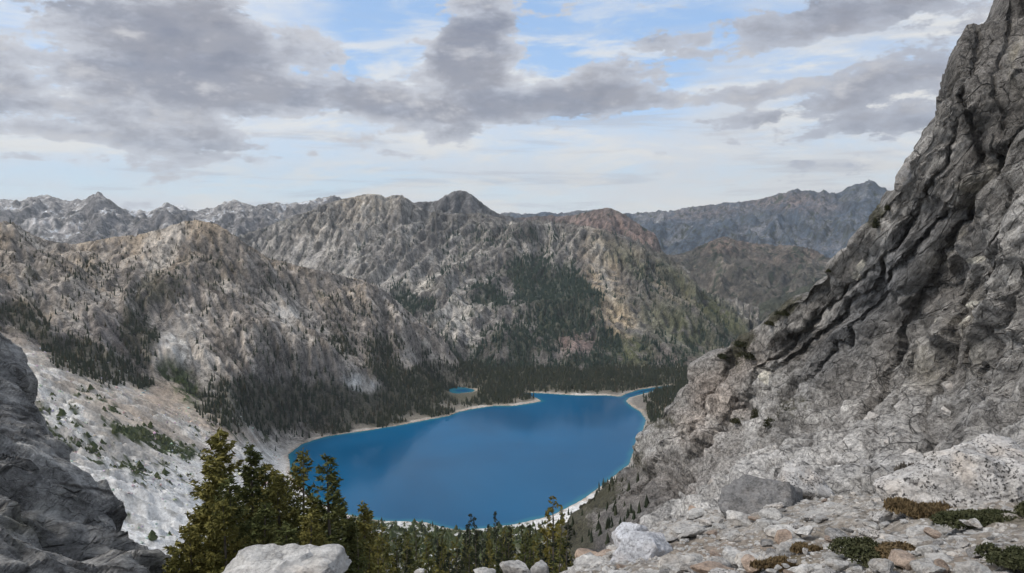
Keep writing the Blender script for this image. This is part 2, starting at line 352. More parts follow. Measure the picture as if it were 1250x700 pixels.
# ------------------------------------------------------------------ the lake outline, on the ground
LK = [(352, 555), (368, 543), (382, 538), (400, 533), (440, 527), (480, 521), (520, 513), (548, 508), (560, 503), (580, 499), (600, 496), (625, 496), (645, 493),
      (661, 490), (655, 486), (642, 483), (640, 479.5), (664, 480.5), (706, 483), (739, 483), (758, 484.5), (764, 481), (780, 476), (800, 473), (818, 470.5), (824, 472),
      (800, 477), (782, 482), (768, 486), (764, 490), (772, 497), (782, 503), (789, 513), (783, 530), (772, 555), (768, 567), (739, 590), (710, 611),
      (673, 630), (631, 640), (595, 645), (565, 648), (540, 644), (519, 638), (465, 636), (420, 628), (380, 608), (355, 580)]
def on_water(px, py):
    v = (350 - py) / F; t = -(-SP + v * CP) / (CP + v * SP); return W(px, py, CAMZ / t)[:2]
LKW = [tuple(on_water(*p)) for p in LK]
def lake_sd(x, y):
    d = poly_dist(x, y, LKW); d = np.where(poly_in(x, y, LKW), -d, d)
    return np.minimum(d, (np.hypot((x + 142) / 36, (y - 2215) / 26) - 1) * 26)       # and the tarn in the woods beside it
a = np.array(LKW); gx_ = np.linspace(a[:, 0].min() - 40, a[:, 0].max() + 40, 220); gy_ = np.linspace(a[:, 1].min() - 40, a[:, 1].max() + 40, 320); LX, LY = np.meshgrid(gx_, gy_)
shal = sstep(lake_sd(LX, LY) + fbm2(LX, LY, 60, 3) * 8, -16, 0)[..., None] * np.ones(3)
new_obj('lake', mesh_np('lake', np.stack([LX, LY, 0 * LX], -1).reshape(-1, 3), grid_faces(*LX.shape), 4, True, {'shallow': shal.reshape(-1, 3)}), M['water'], kind='structure')
log('materials')

# ------------------------------------------------------------------ valley and near spur
def PX(lst): return np.array([W(*p) for p in lst])
SKY_C = [(-150, 265, 1600), (-60, 268, 1700), (0, 272, 1750), (18, 271, 1760), (30, 282, 1770), (42, 290, 1790), (60, 295, 1800), (90, 300, 1830), (115, 297, 1850), (140, 291, 1880), (165, 291, 1900),
         (200, 281, 1950), (225, 273, 1990), (240, 270, 2000), (262, 273, 2050), (275, 280, 2070), (300, 298, 2100), (330, 317, 2120), (365, 328, 2170), (400, 335, 2200), (440, 345, 2240), (460, 350, 2250), (482, 370, 2270), (510, 395, 2300),
         (530, 405, 2320), (550, 422, 2350), (575, 447, 2400), (592, 460, 2430)]
cc = PX(SKY_C[::2] + [SKY_C[-1]])
back = cc.copy(); back[:, 1] += 450; back[:, 0] *= 1.2; back[:, 2] = np.maximum(back[:, 2] * .62, 15)
mid = PX([(100, 400, 1520), (0, 412, 1330), (-120, 400, 1250), (60, 345, 1600), (200, 360, 1760), (300, 420, 1760), (250, 350, 1830), (400, 430, 1900), (350, 370, 2000), (500, 460, 2060), (450, 400, 2120),
          (200, 480, 1480), (250, 507, 1440), (150, 470, 1400), (60, 435, 1300), (300, 480, 1640), (400, 490, 1760), (330, 520, 1580), (560, 475, 2180),
          (-80, 440, 1150), (0, 432, 1150), (60, 520, 900), (150, 600, 760), (200, 690, 620), (100, 480, 1130), (200, 520, 1180), (300, 545, 1330), (240, 600, 980), (350, 650, 860), (310, 610, 1060),
          (450, 655, 1010), (560, 670, 1040), (620, 668, 900), (560, 700, 780), (700, 660, 880), (690, 640, 1010), (740, 612, 1050), (800, 600, 1120),
          (-100, 600, 600), (0, 700, 420), (820, 520, 1500), (840, 560, 1300), (950, 500, 1500), (850, 480, 1950), (900, 450, 2300), (1000, 420, 2200)])
nearg = np.array([(0, 60, 466), (-30, 50, 472), (-60, 60, 466), (60, 60, 470), (0, 100, 446), (-40, 100, 446), (0, 150, 423), (-80, 150, 420), (80, 150, 430), (0, 250, 368), (-150, 260, 350), (120, 250, 390), (0, 400, 270), (-250, 420, 290), (200, 420, 330),
                  (0, 600, 170), (250, 700, 240), (-60, 900, 75), (600, 1400, 260), (900, 2000, 260), (500, 1000, 300), (1400, 2400, 200),
                  (300, 2700, -8), (700, 2750, -30), (-300, 2800, 60), (1200, 2900, -30), (-900, 2900, 300), (-1700, 1200, 430), (-1600, 700, 520), (-800, 300, 480), (-400, 150, 470)], float)
lk = np.array(LKW)[::3]; lk = np.c_[lk, np.zeros(len(lk))]
farsh = np.array([(x, y, 14.) for x, y in [on_water(px, py - 6) for px, py in [(690, 474), (640, 474), (740, 472), (830, 465), (880, 462)]]])
CT = np.concatenate([cc, back, mid, nearg, lk, farsh])
cell = 4.5; gx = np.arange(-1750, 1350, cell); gy = np.arange(20, 3050, cell)
def tps_grid(CT, gx, gy, st=6, lam=1e-3):
    cx_ = gx[::st]; cy_ = gy[::st]; XX, YY = np.meshgrid(cx_, cy_)
    Z = tps(CT[:, :2], CT[:, 2], np.c_[XX.ravel(), YY.ravel()], lam).reshape(XX.shape)
    X2, Y2 = np.meshgrid(np.arange(len(gx)) / st, np.arange(len(gy)) / st); return bil(Z, X2, Y2)
XX, YY = np.meshgrid(gx, gy)
H = tps_grid(CT, gx, gy)
sd = lake_sd(XX[::2, ::2], YY[::2, ::2]); X2, Y2 = np.meshgrid(np.arange(len(gx)) / 2, np.arange(len(gy)) / 2); SDG = bil(sd, X2, Y2)
def spurmask(x, y):                                # 1 on the rocky spur, 0 on talus and valley floor
    pxx = 625 + F * x / y * .995
    foot = np.interp(pxx, [-150, 0, 60, 150, 250, 330, 400, 560, 600, 700], [1250, 1290, 1320, 1410, 1460, 1580, 1690, 2120, 2500, 3200])
    return sstep(y, foot - 10, foot + 120)
SM = spurmask(XX, YY)
rg = fbm2(XX + 60 * pn2(XX / 300, YY / 300, 9), YY + 60 * pn2(XX / 300, YY / 300, 19), 330, 6, .40, 11, ridged=True)
H = H + SM * (rg - .15) * 66 * sstep(H, 10, 160) + (1 - SM) * fbm2(XX, YY, 160, 5, .5, 21) * 16 * sstep(SDG, 0, 250)
L1 = lic(H, cell, 60, 420, 3); L2 = lic(H, cell, 24, 200, 4, 8)
H = H + SM * sstep(H, 15, 120) * (5.5 * np.tanh(L1) + 2.0 * np.tanh(L2))
H, flow = erode(H, cell, 26000, 12, 56, .45)
log('valley eroded')
beach = 1.2 + np.clip(SDG, 0, 400) * .10
H = np.where(SDG > 0, beach + (H - beach) * sstep(SDG, 8, 120), -np.minimum(-SDG * .25, 12) - .3)
H = np.maximum(H, np.where(SDG > 0, np.minimum(.6 + SDG * .05, 14 + fbm2(XX, YY, 90, 3) * 6), -99))
GX0, GY0, GC = gx[0], gy[0], cell
FL = blur(np.log1p(flow), 1)
def vz(x, y): return bil(H, (x - GX0) / GC, (y - GY0) / GC)
slope = np.hypot(*np.gradient(H, cell)); SL = blur(slope, 1)

def rockfine(x, y, z, foot, amp, wl, seed):
    """angular outcrops in the steep rock: facets of jointed cells, faded where the mesh cannot hold them"""
    p = np.stack([x, y, z * 1.4], -1).reshape(-1, 3); out = 0
    for i in range(3):
        f1, f2, ht, rv = cells((p / wl + 3.1 * i).astype(np.float32), seed + i)
        out = out + ht.reshape(x.shape) * amp * np.clip(wl / foot / 2 - .8, 0, 1); wl /= 2.4; amp /= 2.2
    return out
def skyfix(px, D, z, x, y, sky, lo, hi, width, share=.9):
    P1, P2 = proj(x, y, z); j = np.argmin(P2, axis=0); cidx = np.arange(px.size)
    Dc = D[j, cidx]; tgt = np.interp(px, [s[0] for s in sky], [s[1] for s in sky]); dzc = (P2[j, cidx] - tgt) * Dc / F * share
    dzc = dzc * sstep(px, lo - 40, lo) * (1 - sstep(px, hi, hi + 40))
    return z + dzc[None] * np.exp(-((D - Dc[None]) / width) ** 2)

pxc = np.arange(-140, 1330, 2.0)
rows = np.concatenate([np.linspace(40, 560, 60, endpoint=False), np.linspace(560, 1500, 230, endpoint=False), np.linspace(1500, 2550, 270), np.linspace(2600, 3000, 10)])
Dg = np.repeat(rows[:, None], len(pxc), 1); Xg = (pxc[None] - 625) / F * Dg
Zg = vz(Xg, Dg); sdg = bil(SDG, (Xg - GX0) / GC, (Dg - GY0) / GC)
Zg = skyfix(pxc, Dg, Zg, Xg, Dg, SKY_C, -140, 560, 260)
smg = spurmask(Xg, Dg); foot = np.maximum(Dg / F * 2, 2.5); slg = bil(SL, (Xg - GX0) / GC, (Dg - GY0) / GC); flg = bil(FL, (Xg - GX0) / GC, (Dg - GY0) / GC)
Zg = Zg + rockfine(Xg, Dg, Zg, foot, 4, 26, 40) * smg * sstep(sdg, 30, 150) * sstep(slg, .2, .6)
Zg = Zg + fbm2(Xg, Dg, 14, 3, .6, 33) * 1.6 * sstep(sdg, 5, 60)
PXg, PYg = proj(Xg, Dg, Zg)
def blobmask(PX_, PY_, lst):
    t = np.zeros(PX_.shape)
    for px, py, rx, ry, ang, wt in lst:
        c, s = math.cos(R(ang)), math.sin(R(ang)); dx = PX_ - px; dy = PY_ - py
        u = (dx * c - dy * s) / rx; v = (dx * s + dy * c) / ry; t = np.maximum(t, wt * np.exp(-(u * u + v * v) ** 1.5))
    return t
# where woods stand on the spur, shore and talus (traced once, then fixed to the ground)
WOOD_C = [(400, 524, 40, 9, -6, .9), (460, 514, 50, 9, -6, 1.0), (530, 503, 50, 8, -8, 1.0), (590, 490, 40, 7, 0, 1.0), (22, 385, 34, 26, 0, .9), (40, 400, 30, 22, 0, .7), (110, 440, 70, 26, -20, 1.0), (165, 400, 22, 60, -5, .9), (195, 350, 34, 26, 0, .8), (185, 430, 30, 40, 0, .8), (160, 465, 50, 14, -10, .8),
          (330, 495, 90, 34, -5, 1.1), (280, 500, 45, 32, -20, 1.0), (430, 490, 110, 34, 8, 1.2), (500, 470, 70, 34, 0, 1.2), (560, 475, 60, 22, 0, 1.1), (420, 420, 34, 22, -30, .55), (470, 430, 40, 26, -30, .75), (500, 440, 30, 30, -40, .7),
          (330, 345, 50, 12, -25, .45), (390, 360, 60, 12, -15, .45), (300, 400, 70, 30, 0, .3), (250, 330, 60, 40, 0, .38), (100, 330, 110, 30, 0, .42), (360, 440, 60, 26, -20, .45), (450, 380, 60, 16, -20, .4),
          (700, 466, 210, 13, 0, 1.3), (700, 452, 220, 14, 0, 1.2), (620, 478, 60, 12, 0, 1.1), (810, 480, 26, 20, 60, 1.0), (800, 505, 16, 16, 60, .8), (640, 462, 110, 8, 0, 1.2), (790, 545, 14, 30, 10, .6), (755, 590, 50, 10, 35, .6)]
BARE_C = [(215, 425, 22, 40, -25, 1.2), (205, 485, 20, 22, 0, 1.2), (440, 468, 26, 12, -10, 1.0), (500, 438, 14, 16, -40, .7), (350, 383, 22, 16, -40, .6), (240, 520, 80, 8, -25, 1)]
BUSH_C = [(225, 468, 16, 26, 35, 1.0), (205, 455, 16, 14, 0, .8), (180, 535, 75, 14, -22, .9), (215, 545, 50, 12, -18, .9), (120, 490, 60, 8, -25, .5), (130, 560, 90, 18, -22, .62), (60, 520, 60, 40, -30, .55), (205, 575, 50, 14, -10, .45), (290, 530, 60, 9, -8, .5),
          (170, 630, 60, 8, -5, .35), (210, 655, 30, 8, 0, .6), (90, 600, 30, 30, 0, .3), (560, 665, 200, 30, 0, 1.0), (430, 645, 80, 22, 0, 1.0)]
woodC = np.clip(blobmask(PXg, PYg, WOOD_C) - blobmask(PXg, PYg, BARE_C), 0, 1)
bushC = np.clip(blobmask(PXg, PYg, BUSH_C), 0, 1) * (1 - smg * .3)
nz1 = fbm2(Xg, Dg, 120, 5, .6, 51); nz2 = fbm2(Xg, Dg, 34, 4, .6, 61); nz3 = fbm2(Xg + .6 * Zg, Dg, 11, 2, .6, 71)
l1 = bil(L1, (Xg - GX0) / GC, (Dg - GY0) / GC); l2 = bil(L2, (Xg - GX0) / GC, (Dg - GY0) / GC)
def mixc(a, b, t): return a + (np.asarray(b) - a) * np.clip(t, 0, 1)[..., None]
rock = mixc(np.ones(Xg.shape + (3,)) * np.array([.21, .186, .165]), [.50, .445, .39], sstep(nz1 * 1.0 + nz2 * 1.0 + nz3 * .5 - l1 * .13 - l2 * .16 + .55 + .25 * (1 - slg), .15, 1.0))
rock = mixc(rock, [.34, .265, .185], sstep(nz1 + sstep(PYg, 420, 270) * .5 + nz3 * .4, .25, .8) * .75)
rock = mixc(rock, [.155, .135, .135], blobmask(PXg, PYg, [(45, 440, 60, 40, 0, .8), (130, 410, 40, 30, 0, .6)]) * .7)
rock = mixc(rock, [.50, .46, .41], sstep(-l1 - l2 * .5, 1.1, 1.9) * .6)
rock = mixc(rock, [.46, .43, .39], sstep(flg, 2.6, 4.2) * sstep(nz2, -.1, .2) * .55)
talus = mixc(np.ones(Xg.shape + (3,)) * np.array([.42, .385, .345]), [.70, .68, .645], sstep(nz1 + nz2, -.2, .3))
talus = mixc(talus, [.68, .68, .675], sstep(PYg, 520, 620) * .9)
talus = mixc(talus, [.40, .31, .235], blobmask(PXg, PYg, [(205, 480, 45, 28, 0, 1), (240, 510, 90, 12, -22, 1), (60, 425, 90, 14, -25, .8), (150, 500, 100, 14, -25, .6)]) * .75)
talus = mixc(talus, [.22, .20, .17], sstep(nz3 + nz2 * .5, .12, .4) * .55)
floor_ = sstep(sdg + nz2 * 14, 5, 15) * sstep(PXg, 345, 380) * sstep(sdg, 420, 300) * (PYg < 600) * (1 - sstep(blobmask(PXg, PYg, BARE_C), .2, .5))
talus = mixc(talus, [.13, .115, .09], floor_ * .85)
talus = mixc(talus, [.17, .155, .14], sstep(PXg, 735, 765) * .7)
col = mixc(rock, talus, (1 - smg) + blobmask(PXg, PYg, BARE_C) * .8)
scr = sstep(nz3 * .9 + nz2 * .8 + bushC * 1.0, .55, .8) * sstep(bushC, .1, .3)
col = mixc(col, [.052, .068, .026], scr * .95)
col = mixc(col, [.055, .075, .028], blobmask(PXg, PYg, [(226, 470, 15, 30, 35, 1.3), (206, 452, 16, 16, 0, 1.0)]) * sstep(nz2 + nz3, -.5, .1) * .9)
col = mixc(col, [.07, .065, .042], sstep(woodC + nz2 * .8, .35, .8) * .8)
nearf = sstep(PYg, 632, 655) * sstep(PXg, 380, 420) + (Dg < 550)
col = mixc(col, [.075, .078, .035], nearf * (.6 + nz2) * .9)
bch = sstep(sdg, 11 + nz2 * 14, 3 + nz2 * 6) * (sdg > 0) * (1 - .75 * sstep(PXg, 740, 770) * sstep(PYg, 500, 515))
col = mixc(col, [.36, .295, .235], bch * np.clip(.75 + nz2 + nz3, 0, 1)); col = mixc(col, [.05, .12, .12], (sdg < 0) * 1.0)
col = np.clip(col, .01, .8)
keep = np.ones(Xg.size, bool)
Fv = grid_faces(*Xg.shape); sf = sdg.ravel()[Fv].max(1) > -40; Fv = Fv[sf]
V = np.stack([Xg, Dg, Zg], -1).reshape(-1, 3)
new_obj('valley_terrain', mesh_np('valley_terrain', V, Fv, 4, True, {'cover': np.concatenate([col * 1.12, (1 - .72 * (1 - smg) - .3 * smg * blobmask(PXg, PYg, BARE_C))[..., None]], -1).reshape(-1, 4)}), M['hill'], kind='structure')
log('valley', len(Fv))

# ------------------------------------------------------------------ far woods, one mass of small firs per hillside
def firs(name, X, Y, Z, hgt, wid, mat, tiers=3, sides=5, seed=0, **tags):
    r = np.random.default_rng(seed); N = len(X); Vs = []; Fs = []; o = 0
    lean = r.normal(0, .02, (N, 2))
    for t in range(tiers):
        b = t / tiers * .82; top = min(1.0, b + (.62 if tiers > 2 else .75)) if t < tiers - 1 else 1.0
        ph = r.uniform(0, 6.28, N); rad = wid * (1 - b) * .5
        apex = np.stack([X + lean[:, 0] * hgt, Y + lean[:, 1] * hgt, Z + hgt * top], -1)[:, None]
        an = ph[:, None] + np.arange(sides) * 2 * np.pi / sides; rr = rad[:, None] * r.uniform(.6, 1.35, (N, sides))
        ring = np.stack([X[:, None] + np.cos(an) * rr, Y[:, None] + np.sin(an) * rr, (Z + hgt * b)[:, None] + hgt[:, None] * r.uniform(-.07, .07, (N, sides))], -1)
        Vs.append(np.concatenate([apex, ring], 1).reshape(-1, 3)); base = (np.arange(N) * (sides + 1))[:, None, None] + o
        i = np.arange(sides); f = np.stack([0 * i, 1 + i, 1 + (i + 1) % sides], -1)[None] + base; Fs.append(f.reshape(-1, 3)); o += N * (sides + 1)
    return new_obj(name, mesh_np(name, np.concatenate(Vs), np.concatenate(Fs), 3, False), mat, **tags)
def scatter(Xg, Yg, Zg, dens, n_, seed):
    """random places on a terrain sheet, weighted by dens per square metre of ground"""
    r = np.random.default_rng(seed); x = Xg; ax = np.abs(np.diff(Xg, axis=1))[:-1]; ay = np.abs(np.diff(Yg, axis=0))[:, :-1]
    wgt = (dens[:-1, :-1] * ax * ay).ravel(); cs = np.cumsum(wgt); k_ = np.searchsorted(cs, r.uniform(0, cs[-1], n_)); h, w_ = dens[:-1, :-1].shape
    i, j = k_ // w_, k_ % w_; a, b = r.uniform(0, 1, n_), r.uniform(0, 1, n_)
    def q(G): return G[i, j] * (1 - a) * (1 - b) + G[i, j + 1] * a * (1 - b) + G[i + 1, j] * (1 - a) * b + G[i + 1, j + 1] * a * b
    return q(Xg), q(Yg), q(Zg), k_
dn = sstep(woodC + nz2 * .55 + nz1 * .25, .28, .85) + smg * (.05 + .16 * sstep(nz2 + nz3 * .6, -.05, .3)) * (1 - blobmask(PXg, PYg, BARE_C).clip(0, 1))
dn = dn * (np.hypot((Xg + 142 - 0) / 48, (Dg - 2130) / 95) > 1)
dn = dn * np.maximum(sstep(l1, -1.4, -.3), 1 - smg) * (sdg > 5) * (Dg > 700) * (Dg < 2560)
x, y, z, k_ = scatter(Xg, Dg, Zg, dn, 17000, 5)
r = np.random.default_rng(9); hh = r.uniform(9, 21, len(x)) * (1 - .35 * sstep(z, 120, 420)); brown = r.uniform(0, 1, len(x)) < .12 + .35 * sstep(z, 200, 420)
ISH = brown
firs('forest', x[~ISH], y[~ISH], z[~ISH] - 1, hh[~ISH], hh[~ISH] * .33, M['fir'], 3, 5, 1, kind='stuff')
firs('forest', x[ISH], y[ISH], z[ISH] - 1, hh[ISH] * .8, hh[ISH] * .36, M['dead'], 3, 5, 2, kind='stuff')
# krummholz scrub on the talus
db = scr * (bushC > .1) * (Dg > 500) * (sdg > 6) + .02 * (1 - smg) * (sdg > 6) * (Dg > 500) * (Dg < 1500) * sstep(nz2 + nz1, .05, .3)
x, y, z, k_ = scatter(Xg, Dg, Zg, db, 5000, 6); hh = np.random.default_rng(3).uniform(1.2, 4.5, len(x)) * np.where(np.random.default_rng(4).uniform(0, 1, len(x)) < .12, 2.2, 1)
M['scrub'] = mat_foliage('scrub_green', (.045, .068, .026), (.075, .085, .036), .03)
firs('scrub', x, y, z - .3, hh, hh * 1.3, M['scrub'], 2, 5, 3, kind='stuff')
V0, F0 = (lambda bm: (bmesh.ops.create_icosphere(bm, subdivisions=1, radius=1), (np.array([v.co for v in bm.verts]), np.array([[v.index for v in f.verts] for f in bm.faces])))[1])(bmesh.new())
x, y, z, k_ = scatter(Xg, Dg, Zg, (1 - smg) * (sdg > 3) * (Dg > 450) * (Dg < 1600) * (Xg < -150) * sstep(nz1 + nz2, -.35, .15), 6500, 8); r = np.random.default_rng(12); k_ = len(x)
sz = np.minimum(r.lognormal(.05, .45, k_), 4.5)[:, None, None]
Vp = V0[None] * r.uniform(.6, 1.3, (k_, len(V0), 1)) * sz * r.uniform(.6, 1.2, (k_, 1, 3)) * [1, 1, .7] + np.stack([x, y, z + .2], -1)[:, None]
M['block'] = mat_terrain('scree_block', 4.0, .5, .3, .6)
me = mesh_np('scree', Vp.reshape(-1, 3), (F0[None] + (np.arange(k_) * len(V0))[:, None, None]).reshape(-1, 3), 3, False, {'cover': np.repeat(np.stack([r.uniform(.40, .62, k_) * q for q in (1, .955, .90)], -1), len(V0), 0)})
new_obj('scree', me, M['block'], kind='stuff')
log('valley woods')

# ------------------------------------------------------------------ mountains beyond
def mountain(name, ctrl, sky, gx, gy, cell, px_rng, px_step, drows, amp, wl, er, colour, wood=None, fine=(10, 40), skyw=300, lo=-140, hi=1300, mat='hill', seed=1, warpk=.2, lam=1e-3, rib=None):
    st = 6; H = tps_grid(ctrl, gx, gy, st, lam); XX, YY = np.meshgrid(gx, gy)
    wx = XX + wl * warpk * pn2(XX / wl, YY / wl, 9 + seed); wy = YY + wl * warpk * pn2(XX / wl, YY / wl, 19 + seed)
    H = H + (fbm2(wx, wy, wl, 6, .40, seed, ridged=True) - .15) * amp
    if rib is not None:
        for ang, wr, ar, m_ in rib:
            c_, s_ = math.cos(R(ang)), math.sin(R(ang)); al = XX * c_ + YY * s_; ac = -XX * s_ + YY * c_; ac = ac + 40 * pn2(XX / 200, YY / 200, 77)
            H = H + (fbm2(al / 5.5, ac, wr, 4, .42, seed + 5, ridged=True) - .15) * ar * m_(XX / YY * F + 625)
    La = lic(H, cell, 75, 650, seed); Lb = lic(H, cell, 32, 300, seed + 1, 8); H = H + 7 * np.tanh(La) + 2.5 * np.tanh(Lb)
    H, flow = erode(H, cell, *er, seed=seed); FLm = blur(np.log1p(flow), 1); SLm = blur(np.hypot(*np.gradient(H, cell)), 1)
    px = np.arange(px_rng[0], px_rng[1], px_step); D = np.repeat(drows[:, None], len(px), 1); X = (px[None] - 625) / F * D
    q = lambda G: bil(G, (X - gx[0]) / cell, (D - gy[0]) / cell)
    Z = q(H); Z = skyfix(px, D, Z, X, D, sky, lo, hi, skyw); mountain.la = q(La); mountain.lb = q(Lb); sl = q(SLm); fl = q(FLm); foot = np.maximum(D / F * px_step, 2)
    Z = Z + rockfine(X, D, Z, foot, fine[0], fine[1], 40 + seed) * sstep(sl, .2, .6)
    e_ = sstep(D, drows[0] + 20, drows[0] + 260); Z = Z * e_ - 25 * (1 - e_)
    PX_, PY_ = proj(X, D, Z); col, dens = colour(X, D, Z, PX_, PY_, sl, fl)
    me = mesh_np(name, np.stack([X, D, Z], -1).reshape(-1, 3), grid_faces(*X.shape), 4, True, {'cover': np.clip(col, .01, .8).reshape(-1, 3)})
    new_obj(name, me, M[mat], kind='structure')
    return X, D, Z, dens

SKY_B = [(240, 300, 4300), (280, 296, 4250), (310, 284, 4200), (340, 272, 4200), (360, 265, 4150), (380, 258, 4100), (400, 250, 4050), (420, 245, 4000), (440, 240, 3950), (452, 238, 3900), (466, 239, 3900), (472, 243, 3880), (482, 240, 3880), (490, 240, 3860), (500, 246, 3830),
         (510, 254, 3800), (520, 261, 3780), (535, 264, 3750), (560, 264, 3720), (585, 262, 3700), (600, 265, 3650), (625, 272, 3560), (650, 275, 3500), (690, 275, 3420), (715, 278, 3350), (732, 281, 3300), (745, 286, 3280), (760, 293, 3250), (780, 304, 3220), (800, 316, 3200),
         (830, 335, 3180), (845, 347, 3170), (860, 359, 3150), (875, 374, 3120), (890, 385, 3100), (905, 393, 3080), (915, 402, 3060), (935, 425, 3000), (960, 450, 2950)]
cb_ = PX(SKY_B[::2] + [SKY_B[-1]]); bk = cb_.copy(); bk[:, 1] += 900; bk[:, 0] *= 1.22; bk[:, 2] = bk[:, 2] * .45
midB = PX([(450, 320, 3420), (550, 350, 3100), (640, 380, 2860), (700, 400, 2700), (745, 340, 3020), (760, 400, 2720), (850, 400, 2780), (800, 430, 2560), (380, 320, 3650), (300, 330, 3900), (500, 290, 3600), (600, 310, 3300), (680, 320, 3150),
           (520, 385, 2800), (560, 410, 2620), (480, 395, 2860), (430, 370, 3150), (350, 360, 3400), (700, 440, 2480), (600, 440, 2480), (650, 300, 3350), (730, 300, 3220), (730, 370, 2850), (640, 340, 3080), (690, 350, 2980), (860, 430, 2600), (560, 450, 2420), (700, 457, 2400), (850, 455, 2380), (450, 280, 3720), (420, 300, 3650)])
nb = np.array([(-1600, 2700, 150), (-900, 2900, 110), (-400, 2600, 60), (0, 2300, 10), (500, 2300, 5), (900, 2400, 0), (1300, 2700, -20), (1500, 3300, -60), (1400, 4200, -60), (-2400, 4600, 420), (-2200, 3600, 250)], float)
FOR_B = [(690, 380, 50, 60, 0, 1.2), (650, 345, 45, 34, 0, 1.0), (740, 390, 22, 60, 12, 1.1), (600, 360, 40, 24, 20, .8), (725, 430, 50, 30, 0, .9), (505, 372, 30, 15, 10, 1.2), (490, 360, 16, 12, 0, .8), (600, 450, 120, 14, 0, .9), (560, 430, 40, 20, 0, .6),
         (640, 420, 60, 30, 0, .75), (860, 400, 60, 18, -40, .55), (820, 430, 60, 24, 0, .6), (560, 320, 40, 30, 20, .35), (470, 290, 20, 30, 30, .35), (590, 290, 40, 20, 0, .4), (650, 285, 60, 10, 0, .5), (790, 340, 40, 16, -40, .4), (840, 460, 70, 12, 0, .9)]
BAR_B = [(725, 320, 14, 34, 10, 1.2), (745, 350, 14, 30, 10, 1.3), (752, 385, 22, 24, 10, 1.3), (770, 410, 10, 16, 0, .9), (515, 352, 16, 12, 0, 1.2), (700, 420, 24, 12, 0, .9), (620, 352, 8, 14, 30, .9), (545, 380, 5, 22, 40, .7), (450, 275, 40, 30, 30, .8)]
def col_B(X, Y, Z, PX_, PY_, sl, fl):
    a = fbm2(X, Y, 260, 5, .6, 81); b = fbm2(X, Y, 60, 4, .6, 91); c = fbm2(X + Z, Y - .5 * Z, 26, 3, .65, 95)
    d = fbm2(X * .8 + Y * .5 + Z * 2.2, (Y - X) * .18, 60, 4, .6, 99)         # leaning ribs of paler rock
    k = mixc(np.ones(X.shape + (3,)) * np.array([.155, .144, .134]), [.45, .42, .38], sstep(a * .6 + b * .7 + d * .5 + c * .5 - mountain.la * .16 - mountain.lb * .16, -.12, .55))
    k = mixc(k, [.50, .47, .43], sstep(-mountain.la - mountain.lb * .6, 1.2, 2.0) * sstep(PX_, 640, 540) * .7)
    k = mixc(k, [.36, .285, .20], blobmask(PX_, PY_, [(445, 250, 40, 24, 20, .9), (415, 265, 60, 16, 25, .7), (735, 340, 26, 60, 10, .9), (755, 395, 24, 26, 0, 1.1), (815, 345, 60, 16, -40, .5)]) * sstep(b + d, -.4, .3))
    k = mixc(k, [.44, .42, .40], sstep(fl, 2.6, 4.0) * sstep(PX_, 640, 440) * .6)
    k = mixc(k, [.50, .40, .27], blobmask(PX_, PY_, [(735, 330, 14, 40, 12, .8), (752, 385, 18, 26, 0, .9)]) * sstep(c + d, -.3, .3) * .7)
    k = mixc(k, [.50, .46, .40], blobmask(PX_, PY_, [(515, 350, 14, 11, 0, 1), (730, 312, 12, 26, 10, .7), (742, 350, 6, 30, 15, .8)]) * .8)
    k = mixc(k, [.20, .135, .12], blobmask(PX_, PY_, [(700, 420, 30, 14, 0, .9), (850, 440, 60, 12, 0, .4)]) * .8)
    w = np.clip(blobmask(PX_, PY_, FOR_B) - blobmask(PX_, PY_, BAR_B), 0, 1)
    g = blobmask(PX_, PY_, [(880, 385, 60, 16, -38, 1.0), (835, 350, 60, 14, -40, .7), (770, 430, 28, 22, 0, 1.1), (830, 400, 60, 26, -30, .8), (770, 320, 40, 14, -35, .5)])
    k = mixc(k, [.105, .115, .052], g * sstep(b + c * .6 + .5, 0, .5) * .95)
    k = mixc(k, [.055, .062, .042], sstep(w + b * .9 + c * .5, .3, .85) * .9)
    k = mixc(k, [.075, .075, .055], sstep(b + c + a * .4, .18, .5) * .6)
    dens = sstep(mountain.la, -1.3, -.2) * sstep(w + b * .9 + a * .3, .2, .8) + .10 * (sstep(b + c, .1, .4)) + .02
    k = mixc(k, [.46, .43, .395], blobmask(PX_, PY_, [(400, 290, 130, 40, 28, .9), (470, 330, 90, 60, 30, .55), (330, 300, 70, 24, 20, .8)]) * sstep(b + c + d, -.5, .4) * .7)
    return k, dens * (PY_ < 470) * sstep(PY_, 262, 300)
XB, YB, ZB, dB = mountain('central_mountain', np.concatenate([cb_, bk, midB, nb]), SKY_B, np.arange(-2700, 1700, 7.), np.arange(2200, 5200, 7.), 7., (225, 985), 1.5,
    np.concatenate([np.linspace(2330, 3050, 170, endpoint=False), np.linspace(3050, 4300, 210), np.linspace(4330, 4900, 10)]), 80, 560, (24000, 13, 56, .5), col_B, fine=(5, 40), skyw=320, seed=3, rib=[(58, 190, 62, lambda q: sstep(q, 660, 560)), (118, 170, 45, lambda q: sstep(q, 660, 760))])
x, y, z, k_ = scatter(XB, YB, ZB, dB, 15000, 15); hh = np.random.default_rng(8).uniform(10, 22, len(x))
M['blue_fir'] = mat_foliage('fir_needles_blue', (.024, .044, .032), (.040, .058, .040), .01)
firs('forest', x, y, z - 1, hh, hh * .38, M['blue_fir'], 2, 5, 11, kind='stuff')
log('central mountain')

